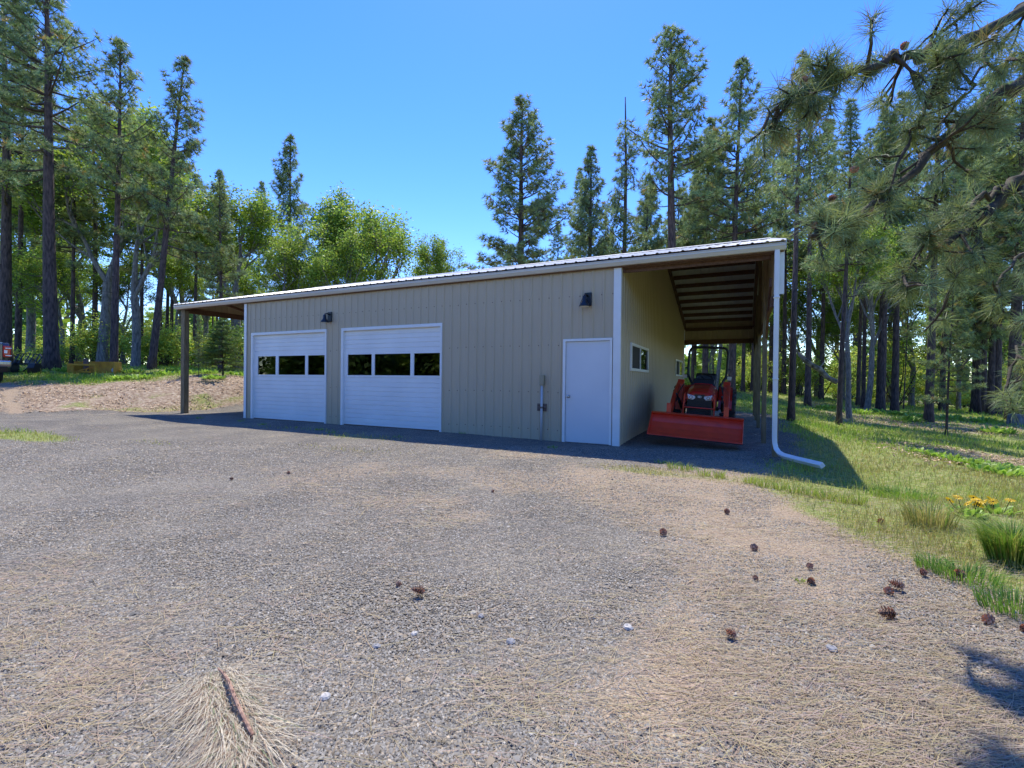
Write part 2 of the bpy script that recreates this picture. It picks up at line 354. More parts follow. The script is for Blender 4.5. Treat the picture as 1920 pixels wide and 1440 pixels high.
# ------------------------------------------------------------------ workshop building
XL, XR, D = -11.56, 0.0, 11.17
RX0, RX1 = -15.08, 2.82
YE0, YE1, ZE, ZR, YR = -0.17, 11.36, 3.665, 5.27, 5.59
SL = (ZR-ZE)/(YR-YE0)
def roofz(y): return ZE+SL*((y-YE0) if y < YR else (YE1-y)*(YR-YE0)/(YE1-YR))
shop = thing('workshop_building', 'long tan ribbed metal workshop with white doors and open lean-to bays at both ends', 'workshop', (0, 0, 0))
PROF = [(-.030, 0), (-.012, .020), (.012, .020), (.030, 0), (.066, 0), (.072, .003), (.084, .003), (.090, 0), (.138, 0), (.144, .003), (.156, .003), (.162, 0)]
PITCH = 0.2286
def prof_pts(u0, u1, extra=(), phase=0.0):
    pts = []
    k = math.floor((u0-phase)/PITCH)-1
    while phase+k*PITCH < u1+PITCH:
        for a, b in PROF: pts.append((phase+k*PITCH+a, b))
        k += 1
    pu = np.array([p[0] for p in pts]); pd = np.array([p[1] for p in pts])
    us = sorted(set([round(u, 5) for u in pu if u0 < u < u1]+[round(q, 5) for q in (u0, u1, *extra)]))
    return [(u, float(np.interp(u, pu, pd))) for u in us]
def siding(mb, u0, u1, zb, zt, opens, P, phase=0.0, brk=()):
    ex = list(brk)
    for o in opens: ex += [o[0], o[1]]
    pts = prof_pts(u0, u1, [e for e in ex if u0 < e < u1], phase)
    for (a, da), (b, db) in zip(pts, pts[1:]):
        mid = (a+b)/2; segs = [(zb, None)]; cuts = sorted([(o[2], o[3]) for o in opens if o[0]-1e-6 < mid < o[1]+1e-6])
        lo = zb; iv = []
        for c0, c1 in cuts:
            if c0 > lo: iv.append((lo, c0))
            lo = c1
        iv.append((lo, None))
        for z0, z1 in iv:
            za = zt(a) if z1 is None else z1; zc = zt(b) if z1 is None else z1
            mb.add([P(a, da, z0), P(b, db, z0), P(b, db, zc), P(a, da, za)], [(0, 1, 2, 3)])
G1 = (-11.16, -8.12, 2.52); G2 = (-7.44, -4.30, 2.52); MD = (-1.135, -0.195, 2.065)
W1 = (0.92, 2.95, 1.49, 2.08); W2 = (8.47, 10.56, 1.49, 2.08)
# front wall
mb = MB()
siding(mb, XL+.09, XR-.13, -0.08, lambda u: 3.56, [(G1[0]-.02, G1[1]+.02, -1, G1[2]+.02), (G2[0]-.02, G2[1]+.02, -1, G2[2]+.02), (MD[0]-.02, MD[1]+.02, -1, MD[2]+.02)], lambda u, d, z: (u, -d, z), phase=-.115)
for zz in (1.0, 2.0, 3.0, 0.2):     # sheet screws
    k = 0
    x = XL+.2
    while x < -0.2:
        x += PITCH
        inside = any(a-.1 < x < b+.1 and zz < h+.1 for a, b, h in (G1, G2, MD))
        if not inside: z_ = zz+random.Random(k).uniform(-.012, .012); mb.box(x-.009, x+.009, -.009, .004, z_-.009, z_+.009, 1)
        k += 1
mb.build('front_wall', [M_TAN, M_RUST], shop)
# right wall (side), rear, left
mb = MB(); siding(mb, .0, D, -0.08, lambda u: roofz(u)-.12, [W1, W2], lambda u, d, z: (d, u, z), brk=(YR,), phase=.05); mb.build('side_wall', M_TAN, shop)
mb = MB(); siding(mb, .0, D, -0.08, lambda u: roofz(u)-.12, [], lambda u, d, z: (XL-d, u, z), brk=(YR,)); mb.build('side_wall', M_TAN, shop)
mb = MB(); siding(mb, XL, XR, -0.08, lambda u: 3.56, [], lambda u, d, z: (u, D+d, z)); mb.build('rear_wall', M_TAN, shop)
mb = MB(); mb.box(XL+.05, XR-.05, .05, D-.05, -.3, .03); mb.build('floor_slab', M_CONC, shop)
mb = MB(); mb.box(XL+.1, XR-.1, .02, .10, -.09, .02); mb.build('sill_plate', M_WOODD, shop)
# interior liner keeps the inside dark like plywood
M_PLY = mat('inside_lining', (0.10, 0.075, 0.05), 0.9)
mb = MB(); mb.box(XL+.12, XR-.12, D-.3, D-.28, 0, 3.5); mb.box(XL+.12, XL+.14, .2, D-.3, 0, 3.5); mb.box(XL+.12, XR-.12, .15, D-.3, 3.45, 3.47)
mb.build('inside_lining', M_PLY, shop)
# corner trims
for x0, x1 in ((XL-.012, XL+.10), (XR-.135, XR+.012)):
    mb = MB(); mb.box(x0, x1, -.030, -.019, -.09, 3.55)
    xo = x0 if x0 < -5 else x1
    mb.box(min(xo, xo+(.011 if x0 < -5 else -.011)), max(xo, xo+(.011 if x0 < -5 else -.011)), -.019, .10, -.09, 3.55)
    mb.build('corner_trim', M_WHITE, shop)
mb = MB(); mb.box(-.012, .025, D-.06, D+.02, 0, 3.5); mb.build('corner_trim', M_WHITE, shop)
# roof: two ribbed slopes
pts = prof_pts(RX0, RX1, (), 0.03); nrm = Vector((0, -SL, 1)).normalized(); mb = MB()
for sgn, ya, yb in ((1, YE0, YR), (-1, YE1, YR)):
    vs = []
    for u, d in pts:
        d *= .85
        for y in (ya, yb): vs.append((u, y-sgn*SL*d*0.9*(1 if y == ya else 0), roofz(y)+d*0.95))
    n0 = len(pts); mb.add(vs, [(2*i, 2*i+2, 2*i+3, 2*i+1) if sgn > 0 else (2*i, 2*i+1, 2*i+3, 2*i+2) for i in range(n0-1)])
mb.build('roof', M_ROOF, shop)
mb = MB(); mb.prism([(YR-.2, roofz(YR-.2)+.03), (YR, ZR+.045), (YR+.2, roofz(YR+.2)+.03), (YR+.2, roofz(YR+.2)+.024), (YR, ZR+.038), (YR-.2, roofz(YR-.2)+.024)], RX0-.01, RX1+.01); mb.build('ridge_cap', M_ROOF, shop)
# rake trims at the gable ends
for x0, x1 in ((RX0-.012, RX0-.002), (RX1+.002, RX1+.012)):
    mb = MB(); mb.prism([(YE0+.02, roofz(YE0)-.13), (YR, ZR-.14), (YE1-.02, roofz(YE1)-.13), (YE1-.02, roofz(YE1)+.03), (YR, ZR+.03), (YE0+.02, roofz(YE0)+.03)], x0, x1); mb.build('rake_trim', M_WHITE, shop)
# gutter (K profile) front and rear
gp = [(-.055, 3.525), (-.115, 3.525), (-.150, 3.572), (-.162, 3.585), (-.162, 3.618), (-.175, 3.622), (-.175, 3.632), (-.155, 3.632), (-.155, 3.592), (-.110, 3.537), (-.055, 3.537)]
mb = MB(); mb.prism(gp, RX0, RX1+.01); 
for x0 in (RX0-.004, RX1+.006): mb.prism([(-.055, 3.525), (-.115, 3.525), (-.150, 3.572), (-.162, 3.585), (-.175, 3.632), (-.055, 3.632)], x0, x0+.006)
mb.build('gutter', M_GUT, shop)
mb = MB(); mb.box(RX0+.02, RX1-.02, -.055, -.034, 3.50, 3.652); mb.build('fascia_board', M_WOODD, shop)
mb = MB(); mb.box(RX0+.02, RX1-.02, D+.08, D+.10, 3.40, 3.60); mb.build('fascia_board', M_WOODD, shop)
# header beam over the carport openings
mb = MB(); mb.box(0.03, 2.66, .0, .045, 3.485, 3.63); mb.box(0.03, 2.62, .10, .14, 3.42, 3.60); mb.build('header_beam', M_WOODD, shop)
mb = MB(); mb.box(-15.0, XL-.03, .0, .045, 3.545, 3.63); mb.build('header_beam', M_WOODD, shop)
def rafter(x0, x1, h=.20, drop=.06, name='rafter', y0=.06, y1=None):
    y1 = D if y1 is None else y1; mb = MB()
    mb.prism([(y0, roofz(y0)-drop-h), (YR, ZR-drop-h), (y1, roofz(y1)-drop-h), (y1, roofz(y1)-drop), (YR, ZR-drop), (y0, roofz(y0)-drop)], x0, x1); mb.build(name, M_WOODD, shop)
rafter(.022, .062, h=.26); rafter(2.50, 2.59, h=.24); rafter(XL-.06, XL-.02, h=.2); rafter(-14.86, -14.82, h=.16)
# purlins, each a member of its own
py = [.62, 1.25, 1.88, 2.51, 3.14, 3.77, 4.40, 5.03]+[5.98+.612*i for i in range(9)]
for xa, xb in ((.065, 2.49), (-14.81, XL-.065)):
    for y in py:
        zt_ = roofz(y)-.012
        mb = MB(); mb.box(xa, xb, y-.019, y+.019, zt_-.135, zt_-.002); mb.build('purlin', M_WOODD, shop)
# end skirts of the two open bays
mb = MB(); siding(mb, .02, D, 2.72, lambda u: roofz(u)-.10, [], lambda u, d, z: (2.69+d, u, z), brk=(YR,)); mb.build('gable_skirt', M_TAN, shop)
mb = MB(); siding(mb, .02, D, 3.60, lambda u: roofz(u)-.06, [], lambda u, d, z: (-14.93-d, u, z), brk=(YR,)); mb.build('gable_skirt', M_TAN, shop)
mb = MB(); siding(mb, .03, 2.69, 2.98, lambda u: roofz(D)-.004, [], lambda u, d, z: (u, D-.02-d, z), phase=.1); mb.build('rear_skirt', M_TAN, shop)
mb = MB(); mb.box(.03, 2.62, D-.10, D-.055, 2.80, 2.985); mb.build('header_beam', M_WOODD, shop)
mb = MB(); mb.box(.065, 2.5, D-.14, D-.10, 3.34, 3.47); mb.build('header_beam', M_WOODD, shop)
mb = MB(); mb.box(2.62, 2.665, .06, D, 2.58, 2.76); mb.build('side_beam', M_WOODD, shop)
mb = MB(); mb.box(-14.90, -14.86, .1, D, 3.42, 3.60); mb.build('side_beam', M_WOODD, shop)
mb = MB(); mb.prism([(.35, 3.64), (1.5, 3.38), (1.5, 3.46), (.35, 3.72)], -13.24, -13.18); mb.build('brace', M_WOODD, shop)
mb = MB(); mb.prism([(.30, 2.55), (1.45, 1.9), (1.45, 2.0), (.30, 2.68)], 2.63, 2.66)
mb2 = MB(); mb2.prism([(.14, 2.95), (1.55, 2.15), (1.55, 2.27), (.14, 3.10)], 2.60, 2.64); mb2.build('brace', M_WOODD, shop)
for y in (.06, 1.75, 5.5, 8.4, 11.03):
    mb = MB(); zt_ = roofz(y)-.30 if 1 < y < 11 else 3.46; px_ = 2.60 if y > 1 else 2.715
    mb.box(px_-.045, px_+.045, y-.045, y+.045, -.3, zt_); mb.build('carport_post', M_POST, shop, bevel=.006)
for y in (.10, 5.59, 11.05):
    mb = MB(); mb.box(-15.0, -14.80, y-.07, y+.09, -.3, 3.5 if y != 5.59 else 4.9); mb.build('carport_post', M_POST, shop, bevel=.008)
# corner trim of the right skirt
mb = MB(); mb.box(2.66, 2.815, -.03, -.018, 2.78, 3.524); mb.box(2.804, 2.815, -.018, .12, 2.78, 3.524); mb.build('corner_trim', M_WHITE, shop)
# downspout with outlet elbow
mb = MB()
path = [(2.70, -.085, 3.53), (2.70, -.085, 2.5), (2.70, -.085, .32), (2.705, -.09, .21), (2.725, -.12, .12), (2.77, -.19, .055), (2.83, -.31, .03), (2.98, -.65, .035), (3.25, -1.22, .05)]
pts_ = path; 
mb.tube(pts_, [.054]*9, 4, sq=.95)
mb.box(2.652, 2.748, -.137, -.036, 2.70, 2.73); mb.box(2.655, 2.748, -.134, -.04, 1.3, 1.325)
mb.build('downspout', M_WHITE, shop, bevel=.008)
# garage doors
def garage_door(x0, x1, zt_, wins):
    g = MB(); t = .075
    zb = -.03
    g.box(x0-t, x0, -.035, .05, zb, zt_+t); g.box(x1, x1+t*.7, -.035, .05, zb, zt_+t); g.box(x0, x1, -.035, .05, zt_, zt_+t)
    # panel face: horizontal ribs
    p = MB(); yf = .035; wz0, wz1 = 1.335, 1.885; wa = x0+.04; wb = x1-.03
    def rows(za, zb_, n):
        prof = []; h = (zb_-za)/n
        for i in range(n):
            z = za+i*h; prof += [(yf, z+.001), (yf, z+h*.80), (yf+.016, z+h*.90), (yf+.016, z+h*.97)]
        prof += [(yf, zb_)]
        for (a, b), (c, d) in zip(prof, prof[1:]): p.add([(x0, a, b), (x1, a, b), (x1, c, d), (x0, c, d)], [(0, 1, 2, 3)])
    rows(zb, wz0-.05, 11); rows(wz1+.05, zt_, 5)
    for za, zc in ((wz0-.05, wz0), (wz1, wz1+.05)): p.box(x0, x1, yf-.004, yf+.03, za, zc)
    xs = [x0]; 
    for a, b in wins: p.box(xs[-1], a, yf-.004, yf+.03, wz0, wz1); xs.append(b)
    p.box(xs[-1], x1, yf-.004, yf+.03, wz0, wz1)
    p.box(x0, x1, yf-.002, yf+.03, zb-.03, zb+.02, 1)
    d = p.build('garage_door', [M_GDOOR, M_BLACK], shop); d['label'] = 'white sectional garage door with a row of three dark windows'
    g.build('door_frame', M_WHITE, d)
    for a, b in wins:
        q = MB(); q.add([(a, yf+.012, wz0), (b, yf+.012, wz0), (b, yf+.012, wz1), (a, yf+.012, wz1)], [(0, 1, 2, 3)]); q.build('pane', M_GLASS, d)
garage_door(G1[0], G1[1], G1[2], [(-11.00, -10.20), (-10.08, -8.96), (-8.85, -8.14)])
garage_door(G2[0], G2[1], G2[2], [(-7.33, -6.49), (-6.39, -5.23), (-5.12, -4.33)])
# something pale inside behind the left door windows: a wall cabinet
mb = MB(); mb.box(-13.2+2.0, -10.3, 3.3, 3.8, .9, 2.3); mb.build('inside_cabinet', M_GREY, shop)
# man door
mb = MB(); x0, x1, z1 = MD; mb.box(x0+.006, x1-.006, -.004, .035, -.03, z1-.006); door = mb.build('entry_door', M_DOOR, shop, bevel=.003); door['label'] = 'plain white steel entry door'
mb = MB(); mb.box(x0-.055, x0, -.040, .03, -.06, z1+.05); mb.box(x1, x1+.045, -.040, .03, -.06, z1+.05); mb.box(x0, x1, -.040, .03, z1, z1+.05); mb.build('door_frame', M_WHITE, door)
mb = MB(); Mk = Matrix.Translation((x0+.075, -.004, .92)) @ Matrix.Rotation(R_(90), 4, 'X')
mb.lathe([(0, 0), (.032, 0), (.033, .006), (.014, .012), (.012, .035), (.024, .045), (.028, .058), (.022, .070), (0, .074)], 16, Mk); mb.build('door_knob', M_CHROME, door, smooth=True)
mb = MB(); mb.box(x0-.05, x1+.05, -.05, .04, -.085, -.035); mb.build('threshold', M_RUST, door)
# side windows
for (a, b, c, d) in (W1, W2):
    f = MB(); t = .05; m_ = (a+b)/2
    f.box(.0, .04, a-.01, a+t, c-.01, d+.01); f.box(.0, .04, b-t, b+.01, c-.01, d+.01); f.box(.0, .04, a+t, b-t, c-.01, c+t); f.box(.0, .04, a+t, b-t, d-t, d+.01); f.box(.008, .036, m_-.03, m_+.03, c+t, d-t)
    w = f.build('window', M_WHITE, shop, bevel=.003)
    q = MB(); q.box(.010, .015, a+t, m_-.03, c+t, d-t); q.build('screen', M_SCREEN, w)
    q = MB(); q.add([(.016, m_+.03, c+t), (.016, b-t, c+t), (.016, b-t, d-t), (.016, m_+.03, d-t)], [(0, 1, 2, 3)]); q.build('pane', M_GLASS2, w)
    q = MB(); q.box(-.06, -.05, a, b, c, d); q.build('dark_backing', M_DARK, w)  # added black sheet behind the panes, standing in for the unlit interior
# barn lamps
for lx in (-7.93, -0.66):
    b = MB(); b.box(lx-.075, lx+.075, -.055, -.018, 2.78, 3.05); L = b.build('wall_lamp', M_LAMP, shop, bevel=.008); L['label'] = 'black barn style wall lamp'
    s = MB(); Ms = Matrix.Translation((lx-.03, -.19, 2.745))
    s.lathe([(.105, 0), (.107, .012), (.088, .055), (.060, .085), (.042, .12), (.040, .20), (.03, .215), (0, .22)], 24, Ms)
    s.tube([(lx-.03, -.19, 2.93), (lx-.03, -.18, 2.98), (lx-.01, -.12, 3.0), (lx, -.05, 2.97)], .018, 8); s.build('lamp_shade', M_LAMP, L, smooth=True)
    for sx in (-1, 1):
        s = MB(); pts = [(lx-.03+sx*.095, -.19, 2.765)]+[(lx-.03+sx*(.095-.04*math.sin(t*math.pi/2)*t), -.19+.06*t, 2.765+.17*t) for t in (.3, .6, 1)]
        s.tube(pts, .006, 6); s.build('lamp_guard', M_LAMP, L)
    s = MB(); s.lathe([(0, 0), (.098, 0), (.1, .01), (0, .012)], 24, Matrix.Translation((lx-.03, -.19, 2.74))); s.build('lens', M_LENS, L)
# conduit, box and bracket beside the entry door
mb = MB(); mb.tube([(-1.655, -.05, -.12), (-1.65, -.05, 1.16)], .027, 12); mb.build('conduit_pipe', M_GREY, shop, smooth=True)
mb = MB(); mb.box(-1.70, -1.60, -.085, -.02, 1.14, 1.36); mb.box(-1.695, -1.605, -.09, -.085, 1.16, 1.34); mb.build('junction_box', M_BOX, shop, bevel=.006)
mb = MB(); mb.box(-1.76, -1.55, -.032, -.018, .59, .75); mb.box(-1.69, -1.61, -.085, -.03, .65, .69); mb.box(-1.73, -1.715, -.045, -.03, .6, .74); mb.box(-1.59, -1.575, -.045, -.03, .6, .74); mb.build('bracket', M_RUST, shop)

# ------------------------------------------------------------------ tractor (local: front edge of the bucket at y=0, +y towards its rear)
def tractor():
    T = thing('tractor', 'orange red compact tractor with front bucket and black roll bar under the right lean-to', 'tractor', (1.335, .36, H(1.3, .8)+.02), R_(2))
    T.rotation_euler = (0, R_(3.0), R_(1))
    # bucket: curved shell with side plates
    w = .87; prof_o = [(0, .10), (.40, .06), (.52, .09), (.60, .18), (.62, .32), (.56, .49), (.50, .52)]; prof_i = [(.50, .50), (.52, .47), (.50, .44), (.42, .34), (.30, .235), (.16, .15), (.02, .118)]
    b = MB(); b.prism(prof_o+prof_i, -w, w, m=0)
    for s in (-1, 1):
        x0, x1 = sorted((s*w, s*(w-.012))); b.prism([(.0, .10), (.40, .06), (.52, .09), (.60, .18), (.62, .32), (.56, .50), (.44, .50), (.10, .20)], x0, x1)
    b.prism([(.46, .50), (.565, .50), (.565, .545), (.44, .525)], -w-.004, w+.004)
    bk = b.build('bucket', M_RED, T, bevel=.004); bk.location = (0, 0, .05)
    e = MB(); e.prism([(-.03, .085), (.10, .075), (.10, .099), (-.03, .094)], -w-.005, w+.005); e.build('cutting_edge', M_BLACK, bk)
    # front axle and wheels
    a = MB(); a.box(-.45, .45, 1.55, 1.67, .26, .40); a.box(-.12, .12, 1.2, 3.4, .30, .62); a.box(-.22, .22, 2.3, 3.3, .40, .80); a.build('chassis', M_BLACK, T)
    def wheel(x, y, r, wd_, name, rim_m):
        p = MB(); prof = [(r*.55, -wd_/2), (r*.86, -wd_/2), (r*.97, -wd_*.38), (r, -wd_*.2), (r, wd_*.2), (r*.97, wd_*.38), (r*.86, wd_/2), (r*.55, wd_/2)]
        Mx = Matrix.Translation((x, y, r-.02)) @ Matrix.Rotation(R_(90), 4, 'Y'); p.lathe(prof, 36, Mx)
        for k in range(18):     # chevron lugs
            for s in (-1, 1):
                th = 2*math.pi*(k+(.5 if s > 0 else 0))/18
                Mq = Mx @ Matrix.Rotation(th, 4, 'Z') @ Matrix.Translation((r+.005, 0, s*wd_*.23)) @ Matrix.Rotation(s*R_(38), 4, 'X')
                p.box(-.022, .022, -.02, .02, -wd_*.28, wd_*.28, M=Mq)
        o = p.build(name, M_RUB, T)
        q = MB(); q.lathe([(0, -.03), (r*.3, -.03), (r*.42, .02), (r*.56, wd_*.42), (r*.58, wd_*.46), (r*.58, -wd_*.46), (r*.5, -wd_*.4), (0, -.05)], 24, Mx); q.build('rim', rim_m, o)
    for s in (-1, 1): wheel(s*.50, 1.62, .30, .18, 'front_wheel', M_YEL); wheel(s*.60, 3.25, .56, .27, 'rear_wheel', M_YEL)
    # hood
    def sec(y, wd_, z0, z1, zs): return [(-wd_, y, z0), (-wd_, y, zs), (-wd_*.86, y, zs+(z1-zs)*.55), (-wd_*.55, y, z1-.01), (0, y, z1), (wd_*.55, y, z1-.01), (wd_*.86, y, zs+(z1-zs)*.55), (wd_, y, zs), (wd_, y, z0)]
    h = MB(); secs = [sec(1.26, .26, .86, .99, .90), sec(1.30, .285, .78, 1.05, .93), sec(1.50, .30, .74, 1.12, .97), sec(1.9, .31, .70, 1.18, 1.02), sec(2.35, .32, .68, 1.22, 1.05)]
    vs = [v for s_ in secs for v in s_]; n = 9
    h.add(vs, [(i*n+j, i*n+j+1, (i+1)*n+j+1, (i+1)*n+j) for i in range(4) for j in range(n-1)]+[tuple(range(n)), tuple(range(4*n, 5*n))[::-1]])
    hood = h.build('hood', M_RED2, T, smooth=False, bevel=.01)
    g = MB(); g.box(-.25, .25, 1.245, 1.9, .40, .87); 
    for k in range(9): g.box(-.235, .235, 1.232, 1.246, .44+k*.047, .45+k*.047)
    g.build('grille', M_BLACK, T, bevel=.01)
    d = MB(); d.prism([(-.10, .985), (.10, .985), (.14, .86), (0, .84), (-.14, .86)], 1.236, 1.262, axis='y'); d.build('grille_panel', M_BLACK, T)
    for s in (-1, 1):
        q = MB(); q.prism([(s*.255, .985), (s*.09, .945), (s*.085, .905), (s*.13, .865), (s*.225, .875)], 1.225, 1.26, axis='y'); hl = q.build('headlight', M_LIGHT, T, bevel=.008)
        q = MB(); q.lathe([(.022, 0), (.034, .012), (.036, .016)], 16, Matrix.Translation((s*.175, 1.222, .92)) @ Matrix.Rotation(R_(90), 4, 'X')); q.build('bulb_ring', M_CHROME, hl)
    # emblem: oval badge with a split figure inside
    q = MB(); Mo = Matrix.Translation((0, 1.232, .935)) @ Matrix.Rotation(R_(90), 4, 'X')
    ring = [(math.cos(t)*.040, math.sin(t)*.024) for t in np.linspace(0, 2*math.pi, 29)[:-1]]; r2 = [(x*.80, y*.74) for x, y in ring]
    vs = [(x, 1.228, .935+z) for x, z in ring]+[(x, 1.228, .935+z) for x, z in r2]; q.add(vs, [(i, (i+1) % 28, (i+1) % 28+28, i+28) for i in range(28)])
    q.box(-.020, -.011, 1.226, 1.232, .919, .951); q.add([(-.010, 1.227, .934), (.008, 1.227, .951), (.020, 1.227, .951), (.002, 1.227, .935), (.020, 1.227, .919), (.008, 1.227, .919)], [(0, 1, 2, 3), (0, 3, 4, 5)])
    q.build('emblem', M_LIGHT, T)
    # brush guard
    gd = MB()
    gd.tube([(-.30, 1.16, .98), (-.31, 1.14, .70), (-.31, 1.14, .42), (-.20, 1.12, .30), (.20, 1.12, .30), (.31, 1.14, .42), (.31, 1.14, .70), (.30, 1.16, .98)], .018, 6)
    gd.tube([(-.31, 1.14, .70), (.31, 1.14, .70)], .012, 6); gd.tube([(-.30, 1.14, .38), (.30, 1.14, .38)], .016, 6)
    for s in (-1, 1): gd.tube([(s*.30, 1.16, .98), (s*.30, 1.4, 1.0)], .014, 6)
    gd.build('brush_guard', M_RED, T)
    gf = MB(); gf.box(-.20, .20, 1.0, 1.35, .22, .32); gf.box(-.34, .34, 1.30, 1.42, .28, .36); gf.build('front_frame', M_RED, T)
    # loader
    for s in (-1, 1):
        m = MB(); x = s*.55
        P = [(.62, .40), (.74, .56), (1.55, .98), (2.30, 1.22), (2.42, 1.26), (2.44, 1.14), (2.32, 1.08), (1.60, .84), (.86, .44), (.70, .30), (.60, .30)]
        m.prism(P, x-.04, x+.04); m.build('loader_arm', M_RED, T, bevel=.006)
        m = MB(); m.box(x-.045, x+.045, .60, .66, .38, .78, M=Matrix.Translation((0, .02, 0))); m.tube([(x, .66, .74), (x, .72, .40)], .03, 8); m.build('bucket_cylinder', M_RED, T)
        m = MB(); m.tube([(x-s*.10, 1.55, .84), (x-s*.10, 2.25, .62)], .035, 8); m.tube([(x-s*.10, .95, .98), (x-s*.10, 1.55, .84)], .018, 8); m.build('lift_cylinder', M_BLACK, T)
        m = MB(); m.prism([(2.20, .40), (2.50, .40), (2.54, 1.20), (2.42, 1.30), (2.24, 1.18)], x-.075-s*.04, x+.075-s*.04); m.build('loader_tower', M_RED, T, bevel=.008)
        for k in range(3):
            m = MB(); m.tube([(x-s*.08, 2.35, 1.1+.03*k), (x-s*(.12+.02*k), 1.9, 1.15+.02*k), (x-s*.09, 1.5, 1.0), (x-s*.09, 1.1, .85-.02*k)], .009, 5); m.build('hydraulic_hose', M_BLACK, T)
    # fenders
    for s in (-1, 1):
        m = MB(); pr = []
        for k in range(9):
            th = R_(170-k*18); pr.append((3.25-.66*math.cos(th)*-1 if False else 3.25+.66*math.cos(th), .55+.62*math.sin(th)))
        inner = [(y*.985+.05, z-.03) for y, z in pr[::-1]]
        x0, x1 = sorted((s*.34, s*.64)); m.prism(pr+inner, x0, x1); m.prism([(2.7, .62), (3.2, .6), (3.75, .62), (3.6, 1.08), (3.25, 1.18), (2.85, 1.05)], s*.36-.012, s*.36+.012); m.build('fender', M_RED2, T)
    p = MB(); p.box(-.36, .36, 2.35, 3.3, .60, .66); p.build('floor_plate', M_BLACK, T)
    p = MB(); p.box(-.27, .27, 2.36, 2.52, .66, 1.22); p.prism([(2.36, 1.20), (2.60, 1.20), (2.56, 1.30), (2.42, 1.34)], -.24, .24); p.build('dashboard', M_BLACK, T, bevel=.02)
    p = MB(); Mw = Matrix.Translation((0, 2.68, 1.34)) @ Matrix.Rotation(R_(28), 4, 'X'); ringp = [Mw @ Vector((.19*math.cos(t), .19*math.sin(t), 0)) for t in np.linspace(0, 2*math.pi, 25)]
    p.tube(ringp, .014, 6, caps=False)
    for t in (0, 2.1, 4.2): p.tube([Mw @ Vector((0, 0, -.02)), Mw @ Vector((.19*math.cos(t), .19*math.sin(t), 0))], .01, 5)
    p.tube([(0, 2.66, 1.32), (0, 2.50, 1.15)], .02, 6); p.build('steering_wheel', M_BLACK, T)
    p = MB(); p.box(-.24, .24, 2.98, 3.42, .98, 1.08); p.prism([(3.38, 1.02), (3.50, 1.02), (3.60, 1.46), (3.52, 1.50), (3.44, 1.46)], -.25, .25); p.build('seat', M_BLACK, T, bevel=.03)
    # roll bar
    p = MB(); pts = [(-.30, 3.35, .80), (-.33, 3.62, 1.16), (-.46, 3.72, 1.42), (-.475, 3.74, 1.6), (-.475, 3.78, 2.02)]+[(-.475+.13*(1-math.cos(t)), 3.78, 2.02+.16*math.sin(t)) for t in np.linspace(.2, math.pi/2, 5)]
    pts += [(-x, y, z) for x, y, z in pts[::-1]]; p.tube(pts, .033, 10); 
    for s in (-1, 1): p.box(s*.475-.05, s*.475+.05, 3.70, 3.80, 1.36, 1.46); p.box(s*.475+s*.05-.03, s*.475+s*.05+.03, 3.73, 3.77, 1.60, 1.64)
    p.build('roll_bar', M_BLACK, T)
    for s in (-1, 1):
        p = MB(); p.box(s*.54-.05, s*.54+.05, 3.66, 3.72, 1.34, 1.44); p.build('warning_light', M_LENS, T, bevel=.01)
tractor()

